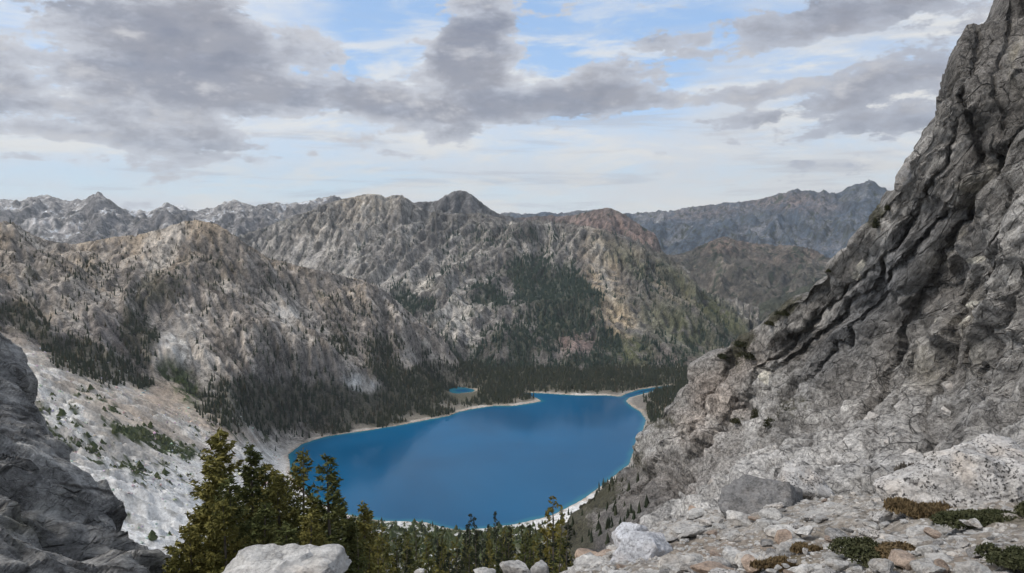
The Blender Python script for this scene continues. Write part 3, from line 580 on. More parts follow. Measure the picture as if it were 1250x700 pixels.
def ridge(name, sky, footz, front, cell, px_step, amp, wl, colour, seed, mat='far', rear=None, nrow=150, fine=(20, 90), er=(9000, 7, 45, .4), prof=1.0, skyw=None):
    """a far range: its crest line, falling to footz over the distance front"""
    P = PX(sky); D0 = P[:, 1]; Dm = D0.mean(); rear = rear or front * .7
    px0, px1 = sky[0][0], sky[-1][0]
    gx = np.arange(P[:, 0].min() * 1.1 - 200, P[:, 0].max() * 1.1 + 200, cell); gy = np.arange(D0.min() - front, D0.max() + rear, cell); XX, YY = np.meshgrid(gx, gy)
    zc = np.interp(XX / YY, P[:, 0] / P[:, 1], P[:, 2]); dc = np.interp(XX / YY, P[:, 0] / P[:, 1], P[:, 1])
    t = np.where(YY < dc, (dc - YY) / front, (YY - dc) / rear).clip(0, 1.3)
    fz = footz if not callable(footz) else footz(XX, YY)
    H = fz + (zc - fz) * (np.sign(1 - t) * np.abs(1 - t) ** prof)
    wx = XX + wl * .3 * pn2(XX / wl, YY / wl, seed + 70)
    sp = fbm2(wx, YY * .45, wl, 6, .5, seed, ridged=True)
    H = H + (sp - .2) * amp * np.clip(.35 + t * 1.6, 0, 1)
    La = lic(H, cell, wl * .16, wl * 1.1, seed, 10); H = H + amp * .13 * np.tanh(La) * np.clip(.3 + t * 2, 0, 1)
    H, flow = erode(H, cell, *er, seed=seed); FLm = blur(np.log1p(flow), 1); SLm = blur(np.hypot(*np.gradient(H, cell)), 1)
    px = np.arange(px0, px1, px_step); dmin = gy[0] + cell; drow = np.concatenate([np.linspace(dmin, D0.max() + cell * 4, nrow), [D0.max() + rear * .5, D0.max() + rear * .9]])
    D = np.repeat(drow[:, None], len(px), 1); X = (px[None] - 625) / F * D
    q = lambda G: bil(G, (X - gx[0]) / cell, (D - gy[0]) / cell)
    Z = q(H); Z = skyfix(px, D, Z, X, D, sky, px0 - 200, px1 + 200, skyw or front * .25, .96); sl = q(SLm); fl = q(FLm); foot = np.maximum(D / F * px_step, 2)
    Z = Z + rockfine(X, D, Z, foot, fine[0] * .5, fine[1], 40 + seed)
    Z = Z + fbm2(X, D, wl * .22, 5, .6, seed + 9, ridged=True) * amp * .15 * (D > D0.min() - front * .6)
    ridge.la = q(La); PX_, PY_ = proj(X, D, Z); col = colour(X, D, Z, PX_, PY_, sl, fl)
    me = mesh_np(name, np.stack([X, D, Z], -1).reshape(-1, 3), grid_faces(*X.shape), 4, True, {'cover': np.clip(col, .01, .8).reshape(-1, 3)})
    new_obj(name, me, M[mat], kind='structure')
def col_grey(dark, light, snow=0., warm=None, bush=0.):
    def f(X, Y, Z, PX_, PY_, sl, fl):
        a = fbm2(X, Y, 600, 5, .6, 81); b = fbm2(X, Y, 120, 4, .6, 91); c = fbm2(X, Y + Z, 45, 2, .6, 97)
        k = mixc(np.ones(X.shape + (3,)) * np.array(dark), light, sstep(a * .8 + b * .8 + c * .6 - ridge.la * .16 - (sl - .7) * .3, -.3, .5))
        if warm is not None: k = mixc(k, warm[0], blobmask(PX_, PY_, warm[1]) * sstep(b + c, -.5, .3))
        if snow: k = mixc(k, [.66, .68, .72], sstep(b + a + c * .8 - ridge.la * .15, snow, snow + .12) * sstep(sl, 1.1, .6))
        if bush: k = mixc(k, [.05, .06, .042], sstep(b + c + a * .6, bush, bush + .25))
        return k
    return f
# left far range
ridge('far_range', [(-60, 246, 7300), (-20, 243, 7300), (0, 244, 7300), (15, 246, 7280), (28, 247, 7250), (42, 243, 7250), (55, 241, 7200), (65, 240, 7200), (72, 244, 7180), (85, 246, 7150), (100, 247, 7100), (108, 244, 7060), (118, 239, 7000), (124, 238, 7000), (132, 243, 7000), (145, 252, 7000), (158, 259, 7050),
       (168, 262, 7100), (176, 258, 7200), (184, 260, 7250), (195, 255, 7200), (205, 249.5, 7150), (213, 253, 7150), (222, 258, 7200), (240, 260, 7300), (262, 255, 7400), (278, 249, 7400), (290, 247, 7400), (300, 250, 7400), (312, 252, 7420), (322, 250, 7450), (335, 250, 7500), (340, 248, 7500), (350, 251, 7500), (365, 249, 7500), (380, 246, 7550), (395, 243, 7600),
       (407, 240, 7600), (418, 243, 7600), (435, 250, 7600), (470, 256, 7600), (520, 260, 7600)], 60, 2600, 16, 1.5, 210, 700, col_grey([.19, .18, .18], [.56, .53, .51], .30), 21, nrow=190, fine=(26, 100))
# rounded grey peak behind the central crest
ridge('grey_peak', [(480, 262, 5600), (500, 250, 5600), (515, 247, 5560), (530, 247, 5500), (540, 243, 5450), (548, 238, 5420), (556, 235, 5400), (564, 234, 5400), (572, 236, 5400), (578, 240, 5400), (586, 246, 5420), (596, 255, 5450), (606, 261, 5500), (618, 264, 5500), (640, 270, 5500)],
      100, 1700, 14, 1.2, 110, 420, col_grey([.13, .125, .125], [.30, .29, .285]), 23, nrow=120, fine=(14, 60), prof=1.3)
# snow cone on the horizon
ridge('snow_peak', [(185, 268, 16000), (200, 261, 16000), (212, 253, 16000), (218, 251, 16000), (226, 251, 16000), (233, 255, 16000), (245, 256, 16000), (262, 259, 16000), (290, 268, 16000)], 0, 3000, 60, 2, 60, 900, lambda X, Y, Z, a, b, c, d: np.ones(X.shape + (3,)) * [.8, .8, .8], 25, nrow=50)
# reddish hill right of centre
ridge('red_hill', [(610, 268, 5900), (640, 266, 5800), (670, 264, 5700), (690, 265, 5600), (705, 262, 5500), (718, 260, 5400), (728, 257, 5350), (742, 255, 5300), (752, 257, 5300), (762, 263, 5300), (775, 272, 5250), (790, 281, 5200), (798, 286, 5150), (803, 292, 5120), (806, 302, 5100), (815, 318, 5050), (830, 335, 5000)],
      -20, 1500, 14, 1.2, 90, 420, col_grey([.15, .12, .11], [.30, .25, .225], warm=([.31, .225, .195], [(740, 275, 50, 14, -10, 1.2), (790, 292, 24, 16, 0, 1.3)]), bush=.25), 27, nrow=130, fine=(12, 60))
# blue range at the right, with distance haze put into its rock colour
ridge('blue_range', [(560, 264, 9600), (600, 264, 9600), (618, 262, 9600), (628, 261, 9600), (645, 263, 9500), (665, 261, 9500), (680, 262, 9500), (700, 259, 9500), (730, 258, 9500), (770, 263, 9500), (785, 261, 9500), (795, 260, 9500), (808, 258, 9500), (815, 260, 9500), (835, 256, 9500), (850, 254, 9500), (868, 253, 9500), (885, 249, 9400), (905, 248, 9400),
       (925, 245, 9400), (940, 241, 9300), (953, 237, 9300), (965, 233, 9200), (970, 233, 9200), (976, 236, 9200), (988, 234, 9200), (998, 236, 9200), (1004, 234, 9200), (1012, 238, 9200), (1022, 237, 9100), (1032, 231, 9100), (1040, 226, 9000), (1050, 224, 9000), (1057, 222, 9000), (1062, 222, 9000), (1070, 229, 9000), (1078, 231, 9000), (1084, 240, 9000),
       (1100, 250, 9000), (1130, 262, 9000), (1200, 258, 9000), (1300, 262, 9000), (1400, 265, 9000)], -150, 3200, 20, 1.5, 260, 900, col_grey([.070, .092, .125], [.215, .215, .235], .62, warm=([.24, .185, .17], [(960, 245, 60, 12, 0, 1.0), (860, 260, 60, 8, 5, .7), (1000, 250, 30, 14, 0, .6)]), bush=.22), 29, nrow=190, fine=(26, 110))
# brown foothills of the side valley
ridge('brown_hills', [(740, 330, 5400), (780, 322, 5400), (800, 318, 5400), (830, 312, 5450), (850, 305, 5500), (868, 296, 5500), (882, 291, 5500), (898, 294, 5500), (915, 299, 5500), (930, 300, 5500), (950, 301, 5500), (975, 303, 5450), (990, 306, 5400), (1010, 316, 5350), (1040, 320, 5300), (1100, 318, 5300), (1200, 316, 5300), (1320, 310, 5300)],
      -160, 2300, 12, 1.2, 150, 430, col_grey([.10, .092, .08], [.235, .20, .17], warm=([.26, .18, .15], [(890, 298, 50, 14, 0, .9), (960, 310, 50, 12, 0, .6)]), bush=.08), 31, nrow=220, fine=(16, 60))
ridge('side_ridge', [(860, 420, 4000), (900, 385, 4000), (930, 372, 3950), (960, 360, 3900), (1000, 345, 3850), (1100, 320, 3800), (1250, 300, 3800)],
      -180, 1100, 10, 1.4, 100, 380, col_grey([.075, .08, .06], [.17, .16, .135], bush=.0), 37, nrow=100, fine=(12, 50))
# the ground on to the horizon
me = bpy.data.meshes.new('ground'); q = 40000; N_ = 24
V = [(x * q / N_, y * q / N_ + 12000, -420) for y in range(-N_, N_ + 1) for x in range(-N_, N_ + 1)]
me = mesh_np('ground', np.array(V), grid_faces(2 * N_ + 1, 2 * N_ + 1), 4, True, {'cover': np.ones((len(V), 3)) * .16}); new_obj('ground', me, M['far'], kind='structure')
log('far ranges')

# ------------------------------------------------------------------ cliffs
def mat_cliff(name):
    m = bpy.data.materials.new(name); m.use_nodes = True; n = NT(m.node_tree); n.n.clear()
    tc = n.node('ShaderNodeTexCoord').outputs[3]
    cov = n.node('ShaderNodeAttribute', attribute_name='cover')
    fo = n.node('ShaderNodeAttribute', attribute_name='grain')            # size of the grain the rock shows: fine close by, coarse on the big walls
    sc = n.node('ShaderNodeSeparateColor', {0: fo.outputs[0]}).outputs[0]
    v = n.node('ShaderNodeVectorMath', {0: tc, 3: 1.0}, operation='SCALE').outputs[0]
    dipv = lambda x, sc_: n.mapping(n.mapping(x, rot=(R(24.5), 0, R(8.4))), scale=sc_)      # the joints dip with the wall
    wn = n.node('ShaderNodeTexNoise', {'Vector': v, 'Scale': .22, 'Detail': 7.0, 'Roughness': .62}).outputs[1]
    wv = n.node('ShaderNodeVectorMath', {0: wn, 1: (.9, .9, .9)}, operation='MULTIPLY_ADD'); wv.inputs[2].default_value = (-.45, -.45, -.45)
    vw = n.node('ShaderNodeVectorMath', {0: v, 1: wv.outputs[0]}, operation='ADD').outputs[0]
    va = dipv(vw, (1.4, .30, 1.0))
    f1, r1 = n.facet(va, .16); f2, r2 = n.facet(va, .55); f3, r3 = n.facet(va, 1.7)
    a = n.noise(v, .35, 12, .74); b = n.noise(v, 3.0, 8, .72)
    st = n.noise(dipv(vw, (1.5, .14, 1.0)), .9, 10, .74)
    k = n.m('ADD', n.m('MULTIPLY', n.ss(a, .34, .66), .42), n.m('MULTIPLY', n.ss(st, .36, .64), .98))
    k = n.m('ADD', n.m('ADD', k, n.m('MULTIPLY', n.ss(b, .35, .65), .45)), -.12)
    k = n.m('ADD', k, n.m('ADD', n.m('MULTIPLY', r2, .40), n.m('MULTIPLY', r1, .34)))
    c = n.node('ShaderNodeVectorMath', {0: cov.outputs[0], 3: k}, operation='SCALE').outputs[0]
    def crack(sc_, wd, seed):
        e = n.node('ShaderNodeTexVoronoi', {'Vector': n.mapping(va, (seed, 0, 0)), 'Scale': sc_}, feature='DISTANCE_TO_EDGE').outputs[0]
        return n.m('MULTIPLY', n.ss(e, 0.0, wd, 1.0, 0.0), n.ss(n.noise(v, sc_ * 1.3, 3), .42, .58))
    crk = n.m('MAXIMUM', crack(.16, .035, 0), n.m('MAXIMUM', n.m('MULTIPLY', crack(.42, .040, 3), .8), n.m('MULTIPLY', crack(1.3, .05, 7), .4)))
    c = n.mix(n.m('MULTIPLY', crk, .75), c, (.028, .027, .026))
    sp = n.ss(n.noise(v, 9.0, 4, .7), .60, .66)
    c = n.mix(n.m('MULTIPLY', n.m('MULTIPLY', sp, sc), .75), c, (.035, .034, .033))
    h = n.m('ADD', n.m('ADD', n.m('MULTIPLY', a, .9), n.m('MULTIPLY', b, .20)), n.m('MULTIPLY', st, 1.3))
    h = n.m('ADD', h, n.m('ADD', n.m('MULTIPLY', f1, 6.0), n.m('ADD', n.m('MULTIPLY', f2, 2.4), n.m('MULTIPLY', f3, .6))))
    h = n.m('SUBTRACT', h, n.m('MULTIPLY', crk, .8))
    bp = n.node('ShaderNodeBump', {'Strength': 1.0, 'Distance': 1.0, 'Height': h}).outputs[0]
    s = n.node('ShaderNodeBsdfPrincipled', {'Base Color': c, 'Roughness': .9, 'Specular IOR Level': .2, 'Normal': bp})
    n.l.new(s.outputs[0], n.node('ShaderNodeOutputMaterial').inputs[0]); return m
M['cliff'] = mat_cliff('cliff_rock')

def sheet(name, ctrl, sil, ys, ncol, pxend, wrap_dir, colour, feats, nrm_flip, wraps=46):
    """a rock wall through surveyed points; past its skyline it bends away and goes on behind"""
    ct = np.array(ctrl, float); nr = len(ys)
    sx_ = np.interp(ys, [s[1] for s in sil], [s[0] for s in sil]) if wrap_dir < 0 else np.interp(ys, [s[1] for s in sil], [s[0] for s in sil])
    t = np.linspace(0, 1, ncol) ** 1.0
    PX_ = sx_[:, None] + (pxend - sx_)[:, None] * t[None]; PY_ = np.repeat(ys[:, None], ncol, 1)
    D = np.exp(tps(ct[:, :2], np.log(ct[:, 2]), np.c_[PX_.ravel(), PY_.ravel()], 2e-2)).reshape(PX_.shape)
    P = np.stack(W(PX_, PY_, D), -1)
    # the back: continue from the skyline away from here and a little inward
    w_ = (np.linspace(1, 0, wraps, endpoint=False) ** 3)[:, None]; e = P[:, 0]; d0 = D[:, 0]
    bx = []
    for q in w_[:, 0]:
        dy = d0 * .5 * q; p = e + e * [1, 1, 0] * (dy / d0)[:, None]; p[:, 2] += dy * (e[:, 2] - CAMZ) / d0 - d0 * .06 * q ** 2
        p[:, 0] -= wrap_dir * d0 * .22 * q ** 2; bx.append(p)
    P = np.concatenate([np.stack(bx, 1), P], 1)
    D = np.concatenate([np.stack([d0 * (1 + .3 * q) for q in w_[:, 0]], 1), D], 1)
    PXX = np.concatenate([np.repeat(sx_[:, None], wraps, 1), PX_], 1); PYY = np.concatenate([np.repeat(ys[:, None], wraps, 1), PY_], 1)
    gu = np.gradient(P, axis=1); gv = np.gradient(P, axis=0); foot = np.maximum(np.maximum(np.linalg.norm(gu, axis=-1), np.linalg.norm(gv, axis=-1)) * .75, D / F * 1.2); N_ = np.cross(gu, gv); N_ /= np.linalg.norm(N_, axis=-1, keepdims=True) + 1e-9
    N_ *= nrm_flip
    N_ = np.stack([blur(N_[..., i], 20) for i in range(3)], -1); N_ /= np.linalg.norm(N_, axis=-1, keepdims=True)
    disp, aux = feats(P, D, foot, PXX, PYY)
    e_ = np.pad(disp[:, wraps], 45, mode='edge'); e_ = np.convolve(e_, np.ones(91) / 91, 'valid'); disp = disp - e_[:, None] * np.exp(-np.abs(PXX - sx_[:, None]) / 70)
    P2 = P + N_ * disp[..., None]
    col, grain = colour(P, P2, D, foot, PXX, PYY, disp, aux)
    me = mesh_np(name, P2.reshape(-1, 3), grid_faces(*D.shape), 4, True, {'cover': np.clip(col, .008, .8).reshape(-1, 3), 'grain': np.repeat(grain.reshape(-1, 1), 3, 1)})
    try: me.set_sharp_from_angle(angle=R(38))
    except Exception as ex: print(ex)
    new_obj(name, me, M['cliff'], kind='structure'); return P2, D, PXX, PYY
def jointed(p, D, foot, ax, wl, amp, n_, seed, el=(2.6, 1, 1)):
    """broken, jointed rock: facets of cells drawn out along the dip ax"""
    ax = np.array(ax, float); ax /= np.linalg.norm(ax); b = np.cross(ax, [0, 0, 1]); b /= np.linalg.norm(b); c = np.cross(ax, b)
    q = np.stack([p @ ax / el[0], p @ b / el[1], p @ c / el[2]], -1).reshape(-1, 3).astype(np.float32); out = 0; crack = 0; rnd = 0
    wq = np.stack([fbm3(q / wl / 1.2, 1.0, 3, .5, seed + 5), fbm3(q / wl / 1.2 + 7, 1.0, 3, .5, seed + 6), fbm3(q / wl / 1.2 - 9, 1.0, 3, .5, seed + 7)], -1) * wl * .4
    fo = foot.ravel(); a = 1
    for i in range(n_):
        f1, f2, ht, rv = cells((q + wq) / wl + 3.7 * i, seed + i); fd = np.clip(wl / fo / 3 - 1, 0, 1)
        fe = 1 - .0 * fo
        out = out + ht * amp * fd; crack = np.maximum(crack, (1 - np.clip((f2 - f1) * 9, 0, 1)) * fd * (.5 + .5 * rv)); rnd = rnd + (rv - .5) * fd * a; a *= .7
        wl /= 2.2; amp /= 2.1
    return out.reshape(D.shape), crack.reshape(D.shape), rnd.reshape(D.shape)
DIP = (-.15, -.92, .42)
CLIFF_C = [(1235, -60, 186), (1420, -70, 150), (1222, 0, 182), (1300, 0, 164), (1420, 0, 144), (1165, 95, 180), (1250, 95, 164), (1420, 95, 134), (1125, 185, 192), (1180, 185, 174), (1250, 185, 157), (1420, 185, 124),
           (1058, 285, 236), (1120, 285, 208), (1180, 285, 180), (1250, 285, 150), (1420, 285, 114), (960, 380, 322), (1040, 380, 268), (1120, 380, 218), (1250, 380, 144), (1420, 380, 106),
           (845, 450, 440), (920, 450, 362), (1000, 450, 296), (1120, 450, 208), (1250, 450, 136), (1420, 450, 98), (800, 515, 470), (880, 515, 368), (960, 515, 284), (1060, 515, 208), (1150, 515, 158), (1250, 515, 118), (1420, 515, 88),
           (772, 575, 520), (850, 575, 350), (930, 575, 250), (1000, 575, 184), (1080, 575, 138), (1150, 575, 110), (1250, 575, 86), (1420, 575, 66),
           (715, 612, 680), (690, 640, 600), (780, 635, 310), (830, 635, 235), (880, 635, 176), (960, 635, 128), (1100, 635, 92), (1250, 635, 68), (1420, 635, 52),
           (680, 690, 380), (740, 700, 240), (850, 700, 150), (1000, 700, 96), (1250, 700, 56), (640, 740, 380), (1250, 760, 46), (900, 760, 110)]
SIL_R = [(1262, -60), (1235, -22), (1222, 0), (1205, 22), (1190, 42), (1182, 60), (1172, 78), (1160, 100), (1152, 125), (1143, 148), (1134, 172), (1122, 190), (1112, 200), (1106, 215), (1094, 232), (1082, 248), (1074, 262), (1066, 275), (1054, 288), (1036, 300), (1024, 318), (1010, 333),
         (990, 344), (975, 362), (958, 378), (946, 388), (930, 400), (905, 412), (884, 430), (862, 440), (846, 450), (838, 470), (824, 488), (806, 505), (792, 528), (780, 552), (774, 572), (752, 590), (730, 604), (710, 622), (690, 640), (682, 665), (676, 690), (668, 720), (655, 760)]
def slabs(p, D, foot, ax, b, wl, seed, warp=.5, skew=.82):
    """overlapping slabs: a saw-tooth section across the dip, wandering and broken along it"""
    ax = np.array(ax, float); ax /= np.linalg.norm(ax); b = np.array(b, float); b -= ax * (b @ ax); b /= np.linalg.norm(b)
    q = p - (p @ ax)[:, None] * ax * .72
    c = (p @ b) / wl + fbm3(q / wl / 2.2, 1.0, 4, .55, seed) * warp * 2.2; i = np.floor(c); t = c - i
    h = np.where(t < skew, t / skew, (1 - t) / (1 - skew)); a = .45 + .55 * pn3(np.stack([i * 7.3, (p @ ax) / wl / 2.5 + i * 3.1, 0 * c], -1).astype(np.float32), seed) * 2
    return ((h * a - .35) * np.clip(wl / foot.ravel() / 5 - .6, 0, 1)).reshape(D.shape), (1 - np.clip(np.abs(t - skew - .09) * 9, 0, 1)).reshape(D.shape) * np.clip(wl / foot / 5 - .6, 0, 1)
ACR = (.25, .35, .90)
# the wall's main gullies and breaks, each a run of points down the face, with its width and depth
GULLY = [([(1190, 195), (1152, 285), (1122, 350), (1075, 430), (1026, 505)], 7, 3.6), ([(1245, 110), (1202, 200), (1178, 300), (1152, 420), (1132, 470), (1106, 530)], 7, 3.6), ([(1142, 262), (1092, 330), (1040, 398), (1000, 440), (955, 478)], 6, 3.2),
         ([(1262, 330), (1205, 420), (1172, 480), (1138, 540)], 6, 2.6), ([(1102, 276), (1058, 352), (1008, 392), (940, 442), (880, 505), (828, 562)], 6, 3.2), ([(1062, 325), (1002, 376), (945, 418)], 4, 2.2), ([(1196, 45), (1176, 130), (1168, 200)], 5, 3.0), ([(1236, 0), (1214, 90), (1208, 160)], 5, 2.6),
         ([(972, 398), (902, 470), (852, 540), (796, 606)], 5, 3.4), ([(1262, 430), (1216, 496), (1188, 525)], 5, 2.0), ([(1052, 470), (990, 532), (928, 594)], 5, 2.2), ([(1262, 230), (1225, 300), (1200, 380), (1160, 450)], 5, 2.4), ([(880, 440), (842, 500), (806, 560), (770, 600)], 4, 3.0), ([(1120, 400), (1085, 470), (1040, 560)], 4, 1.8), ([(1160, 150), (1130, 230), (1100, 270)], 4, 2.0)]
def gullies(PX_, PY_, D, p):
    wx = fbm3(p, 22, 5, .62, 401).reshape(D.shape) * 26; wy = fbm3(p + 50, 22, 5, .62, 411).reshape(D.shape) * 20; X, Y = PX_ + wx, PY_ + wy; out = np.zeros(D.shape); core = np.zeros(D.shape)
    for pts, wd, dp in GULLY:
        best = np.full(D.shape, 1e9); side = np.zeros(D.shape)
        for (x0, y0), (x1, y1) in zip(pts[:-1], pts[1:]):
            ex, ey = x1 - x0, y1 - y0; L2_ = ex * ex + ey * ey; t = np.clip(((X - x0) * ex + (Y - y0) * ey) / L2_, 0, 1); d = np.hypot(X - x0 - t * ex, Y - y0 - t * ey); cr = (ex * (Y - y0) - ey * (X - x0)) / math.sqrt(L2_)
            m_ = d < best; side = np.where(m_, np.sign(cr), side); best = np.where(m_, d, best)
        sc_ = dp * .32 * D / 200
        out += sc_ * (-np.exp(-(best / wd) ** 2) * 1.0 + .85 * side * np.exp(-best / (wd * 3.2))); core = np.maximum(core, np.exp(-(best / (wd * .55)) ** 2))
    return out, core
def feats_R(P, D, foot, PX_, PY_):
    p = P.reshape(-1, 3)
    big = fbm3(p * [1, .45, 1], 70, 4, .5, 101, foot=foot.ravel()).reshape(D.shape)
    s1, g1 = slabs(p, D, foot, DIP, ACR, 34, 103, .5); s2, g2 = slabs(p, D, foot, DIP, ACR, 12, 105, .6); s3, g3 = slabs(p, D, foot, DIP, ACR, 4.2, 107, .6)
    d1, c1, r1 = jointed(P, D, foot, DIP, 24, 5.0, 2, 111, (3.4, 1, 1.3))
    d2, c2, r2 = jointed(P, D, foot, DIP, 8.5, 2.2, 4, 131, (3.0, 1, 1.1))
    fine = fbm3(p, 5, 6, .62, 151, foot=foot.ravel()).reshape(D.shape)
    edge = sstep(D, 15, 110)
    amp = .22 + .78 * edge
    rough = .55 + .75 * blobmask(PX_, PY_, [(780, 600, 90, 60, 30, 1), (1200, 400, 120, 120, 0, .8)])
    gu_, gcore = gullies(PX_, PY_, D, p); feats_R.core = gcore
    disp = gu_ + big * 8 * edge + s1 * 7.5 * edge + s2 * 3.2 * amp + s3 * 1.0 * amp + d1 * amp * edge + d2 * amp * rough * (1 + .9 * sstep(PY_, 430, 520)) + fine * .55 * amp
    disp = disp * (1 - .6 * blobmask(PX_, PY_, [(1075, 350, 36, 120, -38, .55), (1160, 480, 40, 20, 50, .5)])) - .8 * amp
    return disp, (np.maximum(np.maximum(c1, c2), np.maximum(g1, g2) * .8), r1 + r2, fine, s1, s2, big)
def col_R(P, P2, D, foot, PX_, PY_, disp, aux):
    ck, rn, fine, d1, d2, big = aux; p = P.reshape(-1, 3)
    a = fbm3(p, 30, 5, .6, 171).reshape(D.shape); ax = np.array(DIP) / np.linalg.norm(DIP)
    s = p @ ax; q = p - s[:, None] * ax * .86; st = fbm3(q, 7, 6, .65, 181).reshape(D.shape); b = fbm3(p, 4, 5, .65, 191).reshape(D.shape)
    k = mixc(np.ones(D.shape + (3,)) * np.array([.165, .156, .146]), [.34, .328, .312], sstep(a * .8 + st * .9 + rn * .30, -.35, .5))
    k = mixc(k, [.42, .41, .40], sstep(st + b * .6 + rn * .25, .22, .55) * .55)
    k = mixc(k, [.045, .043, .042], sstep(st * .9 - rn * .35 + a, .25, .7) * .6)
    k = mixc(k, [.30, .27, .21], blobmask(PX_, PY_, [(1180, 245, 40, 30, 60, 1.2), (1150, 300, 14, 40, -30, .8), (1120, 440, 20, 30, -30, .6), (1238, 60, 10, 50, 0, .8), (1180, 400, 26, 50, -10, .6), (1230, 190, 20, 40, 0, .4)]) * sstep(b + st, -.3, .3) * .75)
    k = mixc(k, [.245, .25, .26], blobmask(PX_, PY_, [(1075, 350, 30, 110, -38, 1.0), (1000, 440, 20, 60, -45, .6)]) * .75)
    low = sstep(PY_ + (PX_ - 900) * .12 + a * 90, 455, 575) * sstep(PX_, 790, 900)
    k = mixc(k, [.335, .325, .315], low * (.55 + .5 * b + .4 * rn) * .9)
    k = mixc(k, [.37, .315, .275], blobmask(PX_, PY_, [(865, 480, 30, 30, 30, 1.0), (840, 520, 22, 26, 20, .8), (905, 440, 40, 22, 40, .6), (830, 590, 20, 10, 0, .3)]) * .7)
    k = mixc(k, [.13, .115, .105], blobmask(PX_, PY_, [(780, 600, 80, 40, 30, .9), (850, 560, 60, 20, 35, .6), (720, 650, 40, 50, 0, .9)]) * .6)
    k = mixc(k, [.43, .42, .41], blobmask(PX_, PY_, [(1160, 480, 24, 16, 40, 1.0), (1090, 500, 60, 24, 20, .6), (990, 560, 60, 40, 0, .5), (1060, 560, 50, 30, 10, .7)]) * .6)
    bnd = fbm3(p - s[:, None] * ax * .93, 26, 4, .6, 187).reshape(D.shape); bn2 = fbm3(p - s[:, None] * ax * .9, 9, 4, .6, 189).reshape(D.shape)   # bands of darker and paler colour along the dip
    k = k * (1 - .42 * sstep(bnd + bn2 * .5, .02, .32) * (1 - .5 * low) + .30 * sstep(-bnd - bn2 * .6, .02, .32))[..., None]
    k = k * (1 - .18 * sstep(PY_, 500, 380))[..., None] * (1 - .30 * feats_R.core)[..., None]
    # moss and scrub on the ledges
    veg = blobmask(PX_, PY_, [(955, 380, 30, 10, 40, .9), (905, 420, 30, 12, 40, .9), (890, 440, 14, 14, 0, .6), (1070, 262, 8, 20, -20, 1.0), (720, 615, 50, 18, 35, 1.1), (700, 650, 26, 40, 0, 1.0), (800, 510, 20, 20, 50, .6), (960, 490, 30, 20, 20, .5), (870, 590, 50, 14, 20, .3), (780, 560, 16, 20, 30, .6)])
    k = mixc(k, [.055, .052, .030], sstep(veg + b * .8, .35, .75) * .9)
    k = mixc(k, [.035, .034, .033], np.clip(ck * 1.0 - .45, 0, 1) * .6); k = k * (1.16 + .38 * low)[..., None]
    k = mixc(k, [.60, .57, .50], blobmask(PX_, PY_, [(1050, 325, 4, 8, -25, 2.5), (1043, 338, 5, 6, -20, 2.5), (1168, 392, 4, 9, -30, 2.0), (1140, 394, 3, 6, -20, 1.6), (932, 460, 6, 10, 25, 1.8), (1195, 318, 12, 5, 20, 1.2), (1178, 372, 18, 5, 20, 1.0)]) > .8)
    return k, sstep(D, 50, 18) * .9
ysR = np.concatenate([np.arange(-60, 440, 1.7), np.arange(440, 690, 1.05), np.arange(690, 762, 3)])
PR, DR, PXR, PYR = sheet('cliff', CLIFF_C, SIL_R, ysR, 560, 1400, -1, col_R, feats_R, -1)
log('cliff', PR.shape)
LEFT_C = [(0, 430, 76), (-60, 370, 76), (-200, 370, 62), (-350, 370, 50), (60, 525, 66), (0, 525, 58), (-120, 525, 46), (-350, 520, 36), (110, 612, 60), (50, 612, 50), (-60, 612, 39), (-350, 612, 28), (190, 700, 50), (120, 700, 41), (0, 700, 31), (-150, 700, 24), (-350, 700, 19), (230, 760, 46), (0, 760, 25)]
SIL_L = [(-40, 370), (-20, 398), (0, 430), (10, 436), (18, 452), (30, 470), (38, 490), (50, 512), (62, 532), (70, 556), (80, 585), (98, 600), (112, 612), (124, 632), (140, 648), (158, 668), (176, 684), (192, 702), (215, 730), (240, 765)]
def feats_L(P, D, foot, PX_, PY_):
    d2, c2, r2 = jointed(P, D, foot, (.5, .5, -.8), 5, 1.5, 5, 231, (2.6, 1, 1))
    fine = fbm3(P.reshape(-1, 3), 4, 6, .6, 251, foot=foot.ravel()).reshape(D.shape)
    return d2 * 1.25 + fine * .8, (c2, r2, fine)
def col_L(P, P2, D, foot, PX_, PY_, disp, aux):
    ck, rn, fine = aux; p = P.reshape(-1, 3); ax = np.array([.5, .3, -.8]); ax /= np.linalg.norm(ax)
    q = p - (p @ ax)[:, None] * ax * .85; st = fbm3(q, 3, 5, .65, 281).reshape(D.shape); b = fbm3(p, 2.5, 5, .65, 291).reshape(D.shape)
    k = mixc(np.ones(D.shape + (3,)) * np.array([.19, .188, .186]), [.44, .432, .42], sstep(st + rn * .3 + b * .5, -.3, .45))
    k = mixc(k, [.52, .50, .48], sstep(st + b * .5, .2, .5) * .5)
    k = mixc(k, [.06, .06, .035], blobmask(PX_, PY_, [(30, 650, 40, 30, 0, 1), (50, 665, 30, 20, 0, .8), (180, 700, 30, 12, 0, .6)]) * sstep(b, -.1, .2) * .8)
    k = mixc(k, [.035, .034, .033], np.clip(ck - .3, 0, 1) * .7)
    return k, sstep(D, 50, 18) * .5
PL, DL, PXL, PYL = sheet('rock_wall', LEFT_C, SIL_L, np.arange(370, 765, 2.0), 210, -300, 1, col_L, feats_L, 1)
log('cliffs')

